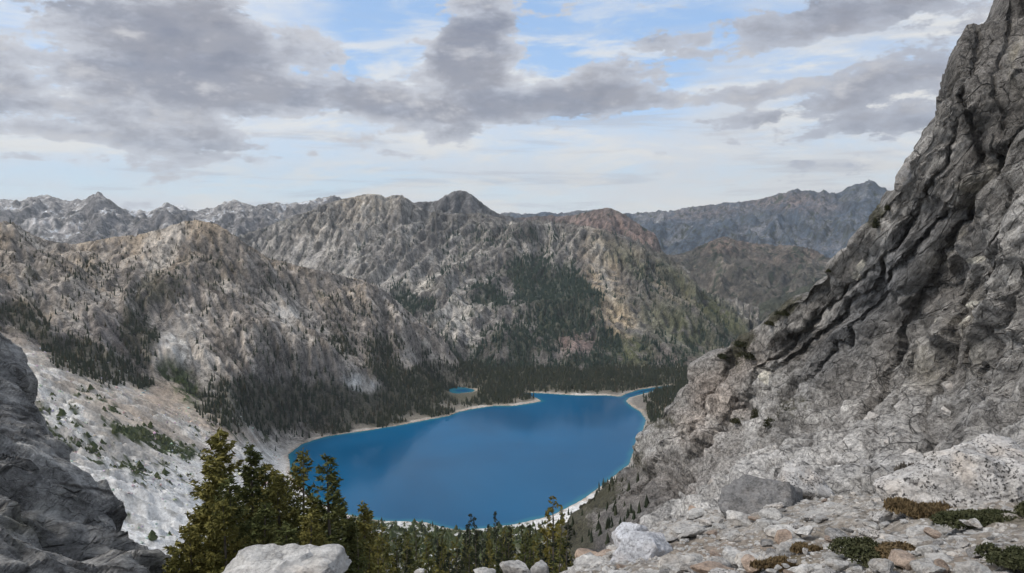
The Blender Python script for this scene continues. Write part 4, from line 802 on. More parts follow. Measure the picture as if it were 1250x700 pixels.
# ------------------------------------------------------------------ ledge in front: gravel and broken slabs
FG = [(690, 706, 26), (760, 706, 22), (850, 706, 18), (950, 706, 15.5), (1100, 706, 13), (1250, 706, 11.5), (1420, 706, 10.5), (720, 690, 30), (800, 664, 31), (850, 658, 28), (950, 652, 25), (1050, 650, 22), (1150, 648, 19), (1250, 642, 17), (1420, 634, 15),
      (760, 668, 37), (820, 645, 40), (880, 632, 40), (950, 622, 38), (1010, 616, 36), (1080, 606, 33), (1150, 602, 30), (1250, 598, 27), (1420, 590, 23), (700, 730, 44), (800, 715, 48), (900, 700, 48), (1050, 680, 46), (1200, 660, 44), (1420, 640, 40),
      (640, 703, 23), (600, 704, 20), (450, 724, 16), (340, 724, 13.5), (200, 745, 14), (0, 765, 14), (-200, 790, 14), (600, 745, 34), (350, 750, 28), (0, 790, 28), (-200, 800, 28), (500, 780, 48), (100, 800, 48), (-200, 820, 48)] + [(q, 905, 7.2) for q in range(-200, 1500, 250)] + [(q, 1050, 5.0) for q in range(-200, 1600, 300)] + [(q, 1400, 3.0) for q in range(-200, 1600, 300)]
FG = np.array(FG, float)
def fgz(x, y):
    x = np.asarray(x, float); y = np.asarray(y, float); q = np.clip(625 + F * x / y * 1.06, -300, 1500)
    py = tps(np.stack([FG[:, 0] * .35, np.log(FG[:, 2]) * 260], 1), FG[:, 1], np.stack([q.ravel() * .35, np.log(y).ravel() * 260], 1), 1e-3).reshape(x.shape)
    v = (350 - py) / F; return CAMZ + (-SP + v * CP) * y / (CP + v * SP)
pf = np.concatenate([np.arange(-400, -160, 12), np.arange(-160, 1440, 2.2), np.arange(1440, 2100, 12)]); rf = np.concatenate([np.linspace(2.5, 7.3, 18), np.exp(np.linspace(math.log(7.5), math.log(48), 330))]); Df = np.repeat(rf[:, None], len(pf), 1); Xf = (pf[None] - 625) / F * Df
cx_ = np.arange(-45, 50, .5); cy_ = np.arange(2, 60, .5); A_, B_ = np.meshgrid(cx_, cy_); FGG = fgz(A_, np.maximum(B_, 3))
def fground(x, y): return bil(FGG, (np.asarray(x, float) + 45) * 2, (np.asarray(y, float) - 2) * 2)
def fdetail(x, y):
    p = np.stack([x, y, 0 * x], -1).reshape(-1, 3)
    d = 0
    for wl, am in ((2.6, .22), (1.0, .13), (.38, .06)):
        f1, f2, ht, rv = cells((p * [1, .8, 1] / wl + 3).astype(np.float32), int(wl * 10)); d = d + ht.reshape(x.shape) * am * np.clip((wl / (y / F * 2.4) - 1) / 2, 0, 1)
    return d + fbm2(x, y, .5, 4, .6, 301) * .08 + fbm2(x, y, 6, 3, .5, 311) * .2 - .12
Zf = fground(Xf, Df) + fdetail(Xf, Df)
PXf, PYf = proj(Xf, Df, Zf)
a = fbm2(Xf, Df, 5, 5, .6, 321); b = fbm2(Xf, Df, .9, 4, .65, 331); c = fbm2(Xf, Df, .25, 2, .6, 341)
kf = mixc(np.ones(Xf.shape + (3,)) * np.array([.30, .265, .225]), [.44, .425, .405], sstep(a + b * .9 + c * .5, -.15, .35))
kf = mixc(kf, [.235, .175, .125], blobmask(PXf, PYf, [(900, 676, 120, 22, 0, 1.0), (1200, 680, 90, 20, 0, .8), (1080, 652, 50, 12, 0, .8), (880, 690, 80, 24, 0, .8), (1130, 610, 34, 24, 30, 1.0), (1010, 668, 60, 12, 0, .7), (1200, 668, 70, 18, 0, .5), (840, 670, 40, 12, 0, .5)]) * sstep(b + c * .6, -.35, .25) * .8)
kf = mixc(kf, [.10, .085, .04], blobmask(PXf, PYf, [(1130, 612, 40, 18, 20, 1.0), (960, 684, 40, 8, 0, .9), (985, 672, 30, 6, 0, .7), (1200, 635, 70, 10, 0, 1.1), (1080, 685, 50, 18, 0, 1.1), (1245, 695, 30, 10, 0, 1.2)]) * sstep(b, -.3, .2) * .85)
kf = mixc(kf, [.50, .495, .485], blobmask(PXf, PYf, [(760, 680, 60, 30, 30, 1.0), (860, 640, 50, 12, 0, .6)]) * sstep(a + b, -.3, .3) * .8)
ledge = mesh_np('gravel_ledge', np.stack([Xf, Df, Zf], -1).reshape(-1, 3), grid_faces(*Xf.shape), 4, True, {'cover': np.clip(kf * .84, .01, .8).reshape(-1, 3)})
def mat_stone(name, attr=True, base=(.42, .41, .40), lichen=.5, tone=.3, warm=0.0, dark=(.05, .048, .046)):
    m = bpy.data.materials.new(name); m.use_nodes = True; n = NT(m.node_tree); n.n.clear()
    tc = n.node('ShaderNodeTexCoord').outputs[3]; oi = n.node('ShaderNodeObjectInfo'); off = n.node('ShaderNodeVectorMath', {0: tc, 1: oi.outputs['Location'] if not attr else (0., 0., 0.)}, operation='ADD').outputs[0]
    a = n.noise(off, 1.6, 9, .7); b = n.noise(off, 9, 8, .72); f1, r1 = n.facet(n.mapping(off, scale=(1, 1, 1.7)), 4.0)
    k = n.m('ADD', n.m('ADD', n.m('MULTIPLY', n.ss(a, .3, .7), .6), n.m('MULTIPLY', n.ss(b, .35, .65), .45)), n.m('ADD', .38, n.m('MULTIPLY', r1, .18)))
    if attr: src = n.node('ShaderNodeAttribute', attribute_name='cover').outputs[0]
    else:
        src = n.node('ShaderNodeVectorMath', {0: base, 3: n.m('ADD', 1 - tone / 2, n.m('MULTIPLY', oi.outputs['Random'], tone))}, operation='SCALE').outputs[0]
        src = n.mix(n.m('MULTIPLY', n.ss(n.noise(off, .9, 4), .45, .7), .5 + warm), src, (base[0] * .98, base[1] * .86, base[2] * .74))
    c = n.node('ShaderNodeVectorMath', {0: src, 3: k}, operation='SCALE').outputs[0]
    li = n.m('MULTIPLY', n.ss(n.noise(off, 11, 8, .70), .52, .57), n.ss(n.noise(off, 1.3, 5), .36, .52))
    c = n.mix(n.m('MULTIPLY', li, lichen), c, dark)
    h = n.m('ADD', n.m('ADD', n.m('MULTIPLY', a, .25), n.m('MULTIPLY', b, .07)), n.m('MULTIPLY', f1, .10))
    bp = n.node('ShaderNodeBump', {'Strength': .8, 'Distance': 1.0, 'Height': h}).outputs[0]
    s = n.node('ShaderNodeBsdfPrincipled', {'Base Color': c, 'Roughness': .9, 'Specular IOR Level': .2, 'Normal': bp})
    n.l.new(s.outputs[0], n.node('ShaderNodeOutputMaterial').inputs[0]); return m
M['ledge'] = mat_stone('gravel', True, lichen=.35)
M['granite'] = mat_stone('pale_granite', False, (.45, .44, .425), .35)
M['blue_granite'] = mat_stone('bluish_granite', False, (.46, .47, .50), .4, .1)
M['grey_granite'] = mat_stone('grey_granite', False, (.27, .265, .26), .65, .2)
M['speckled'] = mat_stone('lichened_granite', False, (.46, .445, .43), 1.0, .1)
M['dark_granite'] = mat_stone('dark_granite', False, (.17, .168, .168), .5, .2)
M['cliff_block'] = mat_stone('cliff_block', False, (.36, .35, .34), .3, .3)
M['brown_stone'] = mat_stone('brown_stone', False, (.34, .27, .22), .3, .4)
new_obj('gravel_ledge', ledge, M['ledge'], kind='structure')
log('ledge')

def where(px, py, marks):
    """which landmark something stands nearest to, and on which side"""
    m_ = min(marks, key=lambda q: math.hypot(q[0] - px, (q[1] - py) * 1.6)); dx, dy = px - m_[0], (py - m_[1]) * 1.6
    return (('left of ' if dx < 0 else 'right of ') if abs(dx) > abs(dy) else ('below ' if dy > 0 else 'above ')) + m_[2]
MARKS = [(782, 676, 'the bluish leaning slab'), (868, 640, 'the long pale rim rock'), (942, 626, 'the dark pointed boulder'), (1001, 652, 'the broad pale slab stone'), (1052, 636, 'the mottled hump'), (1123, 656, 'the pair of white stones'), (1177, 671, 'the rounded grey stone'),
         (1000, 699, 'the wide white bottom slab'), (1062, 686, 'the dark green shrub'), (1205, 640, 'the lichened outcrop'), (1236, 696, 'the corner shrub'), (872, 697, 'the flat brownish stone'), (945, 690, 'the tan grass clump'), (984, 672, 'the dark brown grass clump')]
TMARKS = [(446, 640, 'the pointed larch by the lake'), (512, 699, 'the lone small white rock'), (508, 660, 'the thin dead snag'), (590, 690, 'the low jagged white rock'), (632, 690, 'the rounded pale boulder'), (662, 680, 'the upright grey boulder'), (678, 640, 'the tall golden larch'), (438, 670, 'the bare dead trunk')]
_ico = {}
def ico(sub):
    if sub not in _ico:
        bm = bmesh.new(); bmesh.ops.create_icosphere(bm, subdivisions=sub, radius=1); bm.verts.ensure_lookup_table()
        _ico[sub] = (np.array([v.co for v in bm.verts]), np.array([[v.index for v in f.verts] for f in bm.faces])); bm.free()
    return _ico[sub]
def rock_mesh(name, dims, seed, sub=4, planes=None, rough=.03, smoothk=26, npl=11, flat=.7):
    """a broken boulder: a ball cut by planes, edges slightly worn, face broken by smaller joints"""
    V, Fc = ico(sub); r = np.random.default_rng(seed)
    N_ = r.normal(size=(npl, 3)); N_ /= np.linalg.norm(N_, axis=1)[:, None]; d = r.uniform(.62, .95, npl)
    N_ = np.concatenate([N_, [(0.05, -.05, 1), (0, 0, -1)]]); d = np.concatenate([d, [flat, .75]])
    if planes is not None: pl_ = np.array(planes, float); N_ = np.concatenate([N_, pl_[:, :3] / np.linalg.norm(pl_[:, :3], axis=1)[:, None]]); d = np.concatenate([d, pl_[:, 3]])
    q = np.maximum(V @ N_.T, 1e-3) / d; rad = 1 / (np.sum(np.maximum(q, 0) ** smoothk, axis=1) ** (1 / smoothk)); rad = np.minimum(rad, 1.25)
    P = V * rad[:, None]; sz = np.array(dims) / 2; Q = P * sz
    m_ = np.mean(sz)
    f1, f2, ht, rv = cells((Q / m_ * 2.2 + seed).astype(np.float32), seed); disp = ht * .10 * m_
    if sub > 3: f1, f2, ht, rv = cells((Q / m_ * 5.5 + seed).astype(np.float32), seed + 1); disp = disp + ht * .04 * m_
    disp = disp + fbm3(Q / m_ * 3, 1.0, 5, .6, seed) * rough * m_ * 2
    Q = Q + V * disp[:, None]
    me = mesh_np(name, Q, Fc, 3, True)
    try: me.set_sharp_from_angle(angle=R(32))
    except Exception: pass
    return me
def rock(name, px, py, D, dims, seed, mat, label, cat='rock', rot=(0, 0, 0), sub=4, ground=None, z=None, **kw):
    """centre seen at px, py at distance D"""
    p = W(px, py, D); tag = {k_: kw.pop(k_) for k_ in list(kw) if k_ == 'group'}
    o = new_obj(name, rock_mesh(name, dims, seed, sub, **kw), M[mat]); o.location = tuple(p); o.rotation_euler = tuple(R(a_) for a_ in rot)
    o['label'] = label; o['category'] = cat
    for k_, v in tag.items(): o[k_] = v
    return o
rock('boulder', 336, 707, 13.2, (2.5, 1.9, .86), 5, 'granite', 'large flat-topped pale boulder at the foot of the larch cluster', 'boulder', (2, -3, 8), 5, planes=[(1, -.25, .1, .93), (-.8, -.1, .55, .78), (0, -1, .2, .8)], flat=.86)
rock('boulder', 632, 697, 20, (.82, .8, .62), 12, 'granite', 'rounded pale boulder on the brink between the two small stones and the conifers', 'boulder', (0, 8, 20), 4)
rock('boulder', 662, 696, 21, (.52, .55, .58), 13, 'grey_granite', 'upright grey boulder just right of the rounded pale boulder', 'boulder', (0, 0, 50), 4)
rock('rock', 590, 699, 20.5, (.62, .5, .30), 14, 'granite', 'low jagged white rock left of the rounded pale boulder', 'rock', (0, 0, 30), 3)
rock('rock', 512, 699, 19, (.34, .3, .24), 15, 'granite', 'small white rock alone on the brink below the conifers', 'rock', (0, 0, 30), 3)
rock('flat_rock', 782, 676, 26, (2.7, 2.2, 1.55), 21, 'blue_granite', 'large bluish white slab leaning with a pointed crest at the ledge rim', 'slab', (8, -26, 14), 5, planes=[(.9, -.2, .4, .62), (-.6, -.5, .9, .5)], flat=.7)
rock('boulder', 944, 620, 31, (3.5, 2.4, 2.5), 33, 'dark_granite', 'dark grey pointed boulder with a sloping left face', 'boulder', (0, 16, -12), 5, planes=[(-.7, -.5, .75, .42), (.9, -.3, .5, .55)], flat=.95)
rock('flat_rock', 990, 594, 33.5, (3.0, 1.9, 1.9), 41, 'speckled', 'white slab speckled with black lichen above the dark pointed boulder', 'slab', (-12, 22, 8), 5, planes=[(-.3, -.8, .7, .5), (.6, -.3, .8, .5)], flat=.7)
rock('boulder', 1052, 636, 27, (2.2, 1.6, 1.35), 52, 'speckled', 'mottled grey hump of rock between the speckled slab and the brown grass', 'boulder', (0, -6, 30), 5, planes=[(-.5, -.8, .6, .6)])
rock('outcrop', 1208, 590, 23, (5.4, 4.2, 3.0), 61, 'speckled', 'massive white outcrop blotched with black lichen at the right edge of the ledge', 'outcrop', (3, 4, -6), 6, planes=[(-.55, -.8, .25, .80), (-.8, .1, .7, .72), (-.1, -.9, .35, .72)], flat=.72, npl=7, rough=.05)
rock('rock', 950, 649, 25, (.98, .8, .42), 71, 'granite', 'flat pale diamond-shaped stone below the dark pointed boulder', 'rock', (0, 4, 20), 4)
rock('rock', 1001, 652, 24, (1.25, 1.0, .5), 72, 'granite', 'broad pale slab stone in front of the mottled hump', 'rock', (4, -12, 10), 4)
rock('rock', 1123, 650, 19.5, (.82, .6, .30), 73, 'granite', 'white flat stone at the edge of the brown grass, upper of a pair', 'rock', (0, 2, 5), 4)
rock('rock', 1121, 663, 18, (.58, .5, .26), 74, 'granite', 'pinkish white stone under the flat white one beside the green shrub', 'rock', (0, 0, 40), 4)
rock('rock', 1177, 671, 16.5, (.52, .5, .36), 75, 'grey_granite', 'rounded grey stone on the gravel right of the pair of white stones', 'rock', (0, 0, 10), 4)
rock('flat_rock', 1000, 699, 15.5, (1.2, .8, .30), 76, 'granite', 'wide white slab at the bottom rim left of the green shrub', 'slab', (0, -3, 4), 4)
rock('rock', 1205, 702, 12.4, (.34, .3, .20), 77, 'granite', 'white stone at the bottom rim right of the green shrub', 'rock', (0, 0, 44), 3)
rock('rock', 868, 640, 36, (1.5, .9, .6), 78, 'granite', 'long pale rock on the skyline rim of the ledge beside the bluish slab', 'rock', (0, -8, 20), 4)
rock('rock', 905, 633, 37, (1.2, .9, .7), 79, 'granite', 'blocky pale rock touching the left foot of the dark pointed boulder', 'rock', (0, 6, -30), 4)
rock('rock', 872, 697, 17.5, (.9, .6, .3), 80, 'brown_stone', 'flat brownish stone at the bottom of the gravel below the rim rocks', 'rock', (0, 3, -10), 3)
rock('rock', 1085, 660, 19.5, (.6, .5, .3), 82, 'granite', 'low white stone touching the top of the green shrub', 'rock', (0, 3, -10), 3)
rock('pinnacle', 1103, 219, 172, (3.0, 3.2, 7.2), 91, 'grey_granite', 'small dark rock pinnacle standing off the skyline of the cliff', 'pinnacle', (6, 14, 0), 4, flat=.98)
for i_, (px_, py_, D_, w_, l_, h_, ry, rz, lb) in enumerate([(842, 668, 29, 1.7, 1.3, .55, -14, 20, 'broad tilted slab on the gravel right of the bluish slab'), (900, 660, 27, 1.3, 1.0, .5, 10, -25, 'angular slab sunk in dirt below the blocky rim rock'), (828, 690, 22, 1.2, .9, .4, -10, 40, 'angular slab at the ledge bottom under the bluish slab'),
        (915, 684, 18.5, .9, .7, .3, 6, 10, 'flat angular slab in the tan dirt at bottom, left of the tan grass clump'), (770, 652, 34, 1.9, 1.3, .9, -24, 30, 'sharp slab standing behind the crest of the bluish slab'), (1040, 668, 19.5, .9, .7, .3, -6, -20, 'angular slab just above the dark green shrub'), (1075, 652, 23, 1.1, .9, .4, 8, 15, 'angular slab below the mottled hump at its right foot'),
        (1150, 684, 14.5, .7, .6, .25, 4, 50, 'low slab in the gravel right of the reddish brown shrub'), (720, 694, 29, 1.6, 1.3, .7, -20, 10, 'pale tilted slab at the left tip of the ledge'), (880, 648, 33, 1.5, 1.1, .5, -12, -10, 'long low slab under the long pale rim rock')]):
    rock('flat_rock', px_, py_, D_, (w_, l_, h_), 140 + i_, ('granite', 'cliff_block', 'granite', 'granite', 'blue_granite', 'cliff_block', 'speckled', 'granite', 'granite', 'cliff_block')[i_], lb, 'slab', (0, ry, rz), 4, npl=4, smoothk=60, planes=[(1, .3, .1, .7), (-1, .1, .1, .72), (.1, -1, .2, .7)], flat=.6)
# many stones of the ledge
r = np.random.default_rng(77); stones = [rock_mesh('stone', (1, r.uniform(.6, .9), r.uniform(.35, .6)), 200 + i, 3, smoothk=70, npl=8, flat=.6) for i in range(7)]
for m_, k_ in zip(stones, ('granite', 'granite', 'grey_granite', 'granite', 'brown_stone', 'granite', 'speckled')): m_.materials.append(M[k_])
npl_ = 0
while npl_ < 150:
    px_, D_ = r.uniform(700, 1260), math.exp(r.uniform(math.log(11), math.log(40))); x_ = (px_ - 625) / F * D_; z_ = float(fground(x_, D_)); P1, P2 = proj(x_, D_, z_)
    if P2 > 704 or (P1 > 1100 and P2 < 640) or P2 < 612 + max(0, (860 - P1)) * .35: continue
    i = int(r.integers(7)); s_ = float(np.clip(r.lognormal(-.95, .5), .22, 1.1)) * (D_ / 24) ** .6
    if P1 > 1090 and P2 < 660 and s_ > .4: continue
    o = bpy.data.objects.new('stone', stones[i]); C.objects.link(o); o.scale = (s_, s_, s_); o.rotation_euler = (r.normal(0, .2), r.normal(0, .2), r.uniform(0, 6.28)); o.location = (x_, D_, z_ + .02 + s_ * .05)
    o['group'] = 'stones strewn over the gravel ledge'; o['category'] = 'stone'
    big_ = s_ * F / D_; o['label'] = ('small ' if big_ < 13 else 'middling ' if big_ < 22 else 'large ') + {2: 'grey', 4: 'brown', 6: 'lichen-speckled'}.get(i, ('pale', 'whitish', '', 'sharp pale', '', 'flat pale')[i] if i < 6 else 'pale') + ' stone ' + where(P1, P2, MARKS); npl_ += 1
# pebbles: one mass
V0, F0 = ico(1); n_ = 4200; px_ = r.uniform(690, 1262, n_ * 2); D_ = np.exp(r.uniform(math.log(10.5), math.log(40), n_ * 2)); x_ = (px_ - 625) / F * D_; z_ = fground(x_, D_) + fdetail(x_, D_); P1, P2 = proj(x_, D_, z_); ok = (P2 < 706)
x_, D_, z_ = x_[ok][:n_], D_[ok][:n_], z_[ok][:n_]; k_ = len(x_); sz = r.lognormal(-2.7, .45, k_)[:, None, None] * (D_ / 20)[:, None, None] ** .5
Vp = V0[None] * r.uniform(.55, 1.3, (k_, len(V0), 1)) * sz * np.stack([r.uniform(.7, 1.3, k_), r.uniform(.7, 1.3, k_), r.uniform(.35, .7, k_)], -1)[:, None] + np.stack([x_, D_, z_], -1)[:, None]
Fp = (F0[None] + (np.arange(k_) * len(V0))[:, None, None]).reshape(-1, 3)
new_obj('gravel', mesh_np('gravel', Vp.reshape(-1, 3), Fp, 3, False), M['granite'], kind='stuff')
log('stones')

# ------------------------------------------------------------------ conifers
M['bark'] = mat_foliage('bark', (.10, .085, .07), (.16, .14, .12), 2.0)
M['larch'] = mat_foliage('larch_needles', (.125, .122, .034), (.215, .19, .056), .5)
M['dark_larch'] = mat_foliage('dark_larch_needles', (.072, .084, .028), (.125, .125, .042), .5)
M['yellow_larch'] = mat_foliage('yellow_larch_needles', (.165, .145, .036), (.22, .18, .05), .5)
def trunk_mesh(h, r0, seed, bend=.25):
    r = np.random.default_rng(seed); n_, s_ = 10, 7; V = []
    for i in range(n_):
        t = i / (n_ - 1); c = np.array([bend * math.sin(t * 2.2 + seed) * t, bend * math.cos(t * 1.7 + seed) * t, h * t]); rr = r0 * (1 - t) ** .8 + .012
        for j in range(s_): V.append(c + [rr * math.cos(j * 6.283 / s_), rr * math.sin(j * 6.283 / s_), 0])
    Fq = [(i * s_ + j, i * s_ + (j + 1) % s_, (i + 1) * s_ + (j + 1) % s_, (i + 1) * s_ + j) for i in range(n_ - 1) for j in range(s_)]
    return mesh_np('trunk', np.array(V), np.array(Fq), 4)
def crown_mesh(h, wid, nb, nt, seed, tuft=.26, bend=.25, low=.06, sparse=0.0, droop=.25):
    """whorled limbs, each carrying side twigs with tufts of needles; thin gaps and broken limbs leave the sky showing"""
    r = np.random.default_rng(seed); V = []; Fc = []
    def strip(p, q, w0, w1):
        d = q - p; s_ = np.cross(d, [0, 0, 1.]); s_ /= np.linalg.norm(s_) + 1e-6; o = len(V); V.extend([p - s_ * w0, p + s_ * w0, q + s_ * w1, q - s_ * w1]); Fc.extend([(o, o + 1, o + 2), (o, o + 2, o + 3)])
        u = np.array([0, 0, 1.]); o = len(V); V.extend([p - u * w0, p + u * w0, q + u * w1, q - u * w1]); Fc.extend([(o, o + 1, o + 2), (o, o + 2, o + 3)])
    for b in range(nb):
        t = low + (1 - low) * ((b + r.uniform(0, 1)) / nb) ** .85
        if r.uniform() < sparse: continue
        an = r.uniform(0, 6.283); L = wid * .5 * ((1 - t) ** .72) * r.uniform(.55, 1.15) * (1.15 if r.uniform() < .12 else 1) + .12
        if t < .22: L *= .65 + t * 1.6
        c0 = np.array([bend * math.sin(t * 2.2 + seed) * t, bend * math.cos(t * 1.7 + seed) * t, h * t]); up = -droop + .5 * t + r.normal(0, .12)
        dr = np.array([math.cos(an), math.sin(an), 0]); pts = [c0 + dr * L * q + np.array([0, 0, L * (up * q + .28 * q * q)]) for q in (0, .35, .7, 1)]
        w_ = .022 + .02 * (1 - t)
        for i in range(3): strip(pts[i], pts[i + 1], w_ * (1 - i * .3), w_ * (.7 - i * .25))
        m_ = max(3, int(nt * (L / (wid * .5)) ** .8))
        for j in range(m_):
            q = r.uniform(.12, 1.02) ** .85; i = min(int(q * 3), 2); f = q * 3 - i; base = pts[i] * (1 - f) + pts[min(i + 1, 3)] * f
            side = np.array([-dr[1], dr[0], 0]) * (1 if r.uniform() < .5 else -1); tw = L * .34 * (1.1 - q) * r.uniform(.2, 1) + .05
            e = base + side * tw + dr * tw * .5 + np.array([0, 0, r.normal(-.03, .08)])
            for k_ in range(2):
                p = base + (e - base) * r.uniform(.3, 1); s_ = tuft * r.uniform(.5, 1.2); d1 = r.normal(0, 1, 3); d1[2] *= .6; d1 += side * .6 + dr * .5; d1 /= np.linalg.norm(d1); d2 = r.normal(0, 1, 3); d2 -= d1 * (d2 @ d1); d2 /= np.linalg.norm(d2)
                o = len(V); V.extend([p - d1 * s_ * .5, p + d2 * s_ * .20, p + d1 * s_ * .8, p - d2 * s_ * .20]); Fc.extend([(o, o + 1, o + 2), (o, o + 2, o + 3)])
    return mesh_np('crown', np.array(V), np.array(Fc), 3, False)
def conifer(name, x, y, z, h, hp, meshes, mats, label, cat, group=None, wscale=1.0):
    e = bpy.data.objects.new(name, None); C.objects.link(e); e.location = (x, y, z); e.empty_display_size = .5; s_ = h / hp; e.scale = (s_ * wscale, s_ * wscale, s_); e.rotation_euler = (0, 0, random.uniform(0, 6.28)); e['label'] = label; e['category'] = cat
    if group: e['group'] = group
    for nm, me in meshes:
        o = bpy.data.objects.new(nm, me); C.objects.link(o); o.parent = e
        if nm == 'crown':
            o.material_slots[0].link = 'OBJECT'; o.material_slots[0].material = mats
    return e
def proto(h, wid, nb, nt, seed, r0, **kw):
    cr = crown_mesh(h, wid, nb, nt, seed, **kw); cr.materials.append(M['larch']); tr = trunk_mesh(h, r0, seed, kw.get('bend', .25)); tr.materials.append(M['bark']); return [('trunk', tr), ('crown', cr)]
big = [proto(15, 7.0, 240, 66, 1, .24, tuft=.25), proto(15, 6.2, 215, 60, 2, .22, tuft=.25), proto(15, 5.6, 185, 50, 3, .20, tuft=.24, sparse=.06), proto(15, 6.6, 210, 58, 4, .22, tuft=.25, sparse=.03)]
midp = [proto(12, 4.2, 75, 22, 11, .16, tuft=.32), proto(12, 3.6, 70, 20, 12, .15, tuft=.32, sparse=.1), proto(12, 3.0, 75, 18, 13, .14, tuft=.30), proto(12, 5.0, 65, 22, 14, .16, tuft=.33, sparse=.15)]
def nground(x, y): return float(max(vz(np.array([x]), np.array([y]))[0], -50))
BIG = [(262, 528, 50, 0, 'larch', 1.05, 'tallest and broadest larch at the left of the cluster, tip over the green talus scrub'), (306, 543, 54, 1, 'dark_larch', 1.0, 'second larch of the cluster, tip just left of the lake\'s near corner'),
       (366, 553, 60, 2, 'larch', .9, 'thin sparse larch whose tip overlaps the left corner of the lake'), (405, 556, 50, 2, 'dark_larch', .95, 'slim dark larch at the right end of the cluster, standing out against the lake'),
       (337, 574, 52, 3, 'larch', 1.0, 'olive larch filling the gap between the second larch and the thin sparse one'), (284, 585, 47, 3, 'dark_larch', 1.0, 'half-height larch in front of the broadest larch'), (236, 640, 45, 1, 'larch', 1.1, 'low larch at the left foot of the cluster against the white scree'),
       (322, 618, 45, 0, 'dark_larch', 1.0, 'bushy dark larch directly behind the flat-topped boulder'), (386, 606, 50, 1, 'larch', 1.0, 'short larch between the thin larch and the slim dark larch'), (352, 640, 43, 3, 'dark_larch', 1.2, 'lowest larch, crown just above the flat-topped boulder'),
       (432, 640, 62, 3, 'larch', 1.0, 'olive larch right of the slim dark one, just past the flat-topped boulder'), (446, 614, 84, 1, 'larch', 1.0, 'pointed larch on the slope with its tip against the near edge of the lake'), (320, 570, 58, 0, 'larch', 1.0, 'full larch behind the gap between the second larch and the olive one'), (352, 585, 56, 1, 'dark_larch', 1.0, 'dark larch behind the olive one, left of the thin sparse larch'), (270, 612, 45, 0, 'larch', 1.0, 'yellowish low larch before the broadest larch, left of the flat-topped boulder'), (250, 590, 52, 1, 'dark_larch', 1.0, 'dark larch just left behind the broadest larch'), (415, 612, 56, 0, 'dark_larch', 1.0, 'wide dark larch under the slim dark one'), (378, 628, 46, 3, 'larch', 1.1, 'low olive larch behind the right half of the flat-topped boulder'), (212, 668, 44, 3, 'larch', 1.0, 'leftmost low larch, half out of the frame below the white scree')]
for px_, ty, D_, pi_, mt, ws, lb in BIG:
    tp = W(px_, ty, D_); zg = min(nground(tp[0], D_), tp[2] - 4.5); conifer('larch_tree', tp[0], D_, zg, tp[2] - zg, 15, big[pi_], M[mt], lb, 'tree', 'larches standing left of the lake foreground', ws * 1.0)
MID = [(470, 640, 100), (490, 652, 95), (458, 655, 75), (505, 648, 120), (522, 655, 115), (540, 662, 100), (556, 655, 130), (573, 627, 125), (580, 630, 118), (568, 640, 122), (598, 640, 135), (607, 624, 140), (615, 643, 150), (590, 648, 130), (624, 645, 140), (636, 642, 150), (647, 648, 120),
       (678, 606, 92), (670, 622, 96), (688, 618, 100), (660, 640, 105), (650, 655, 90), (692, 640, 85), (640, 664, 80), (665, 662, 70), (682, 655, 66), (600, 662, 85), (575, 665, 80), (548, 672, 78), (520, 672, 72), (495, 670, 70), (470, 668, 66), (448, 668, 60), (430, 660, 70), (612, 672, 74), (590, 676, 68), (630, 678, 70), (560, 682, 66), (535, 684, 64), (505, 684, 62), (480, 682, 60)]
r = np.random.default_rng(31)
for _ in range(95): MID.append((r.uniform(425, 705), r.uniform(640, 684), r.uniform(75, 190)))
for i, (px_, ty, D_) in enumerate(MID):
    tp = W(px_, ty, D_); zg = nground(tp[0], D_); h_ = max(tp[2] - zg, 4); gold = 17 <= i <= 19; dk = i in (7, 8, 9, 11, 10, 13) or (i > 20 and r.uniform() < .3)
    lb = {17: 'tall golden-green larch at the right end of the conifers, beside the dark slope', 18: 'golden larch tucked left of the tallest golden one', 19: 'golden larch tucked right of the tallest golden one, touching the rock'}.get(i) or (('tall ' if ty < 640 else 'medium ' if ty < 660 else 'low ') + ('narrow dark green' if dk else ('olive green' if i % 2 == 0 else 'dull olive')) + ' conifer ' + where(px_, ty + 25, TMARKS))
    conifer('conifer_tree', tp[0], D_, zg, h_, 12, midp[int(r.integers(4)) if not dk else 2], M['fir' if dk else ('yellow_larch' if gold else ('larch', 'dark_larch')[i % 2])], lb, 'tree', None if gold else 'conifers on the slope between the brink and the lake', float(np.clip(12 / h_, .7, 1.5)))
fp = []
for i in range(5):
    o_ = firs('conifer_tree', np.array([0.]), np.array([0.]), np.array([0.]), np.array([1.]), np.array([.34]), M['fir'], 5, 8, 60 + i); fp.append(o_.data); bpy.data.objects.remove(o_)
r = np.random.default_rng(41)
def small(px_, D_, h_, z_, lb, gp):
    x_ = (px_ - 625) / F * D_; o = bpy.data.objects.new('conifer_tree', fp[int(r.integers(5))]); C.objects.link(o); wv_ = r.uniform(.85, 1.25); o.location = (x_, D_, z_ - .5); o.scale = (h_ * wv_, h_ * wv_, h_); o.rotation_euler = (0, 0, r.uniform(0, 6.28)); o['label'] = lb; o['category'] = 'tree'; o['group'] = gp
k_ = 0
while k_ < 115:
    px_, D_ = r.uniform(425, 730), r.uniform(950, 1300); x_ = (px_ - 625) / F * D_
    if lake_sd(np.array([x_]), np.array([D_]))[0] < 6: continue
    small(px_, D_, r.uniform(7, 15), nground(x_, D_), ('tiny' if D_ > 1130 else 'small') + ' dark conifer on the near shore, seen ' + where(px_, 645, TMARKS), 'conifers along the near shore of the lake'); k_ += 1
while k_ < 145:
    px_, D_ = r.uniform(765, 835), r.uniform(1500, 2150); x_ = (px_ - 625) / F * D_
    if lake_sd(np.array([x_]), np.array([D_]))[0] < 6: continue
    small(px_, D_, r.uniform(12, 20), nground(x_, D_), 'dark conifer on the right shore of the lake below the cliff', 'conifers along the right shore of the lake'); k_ += 1
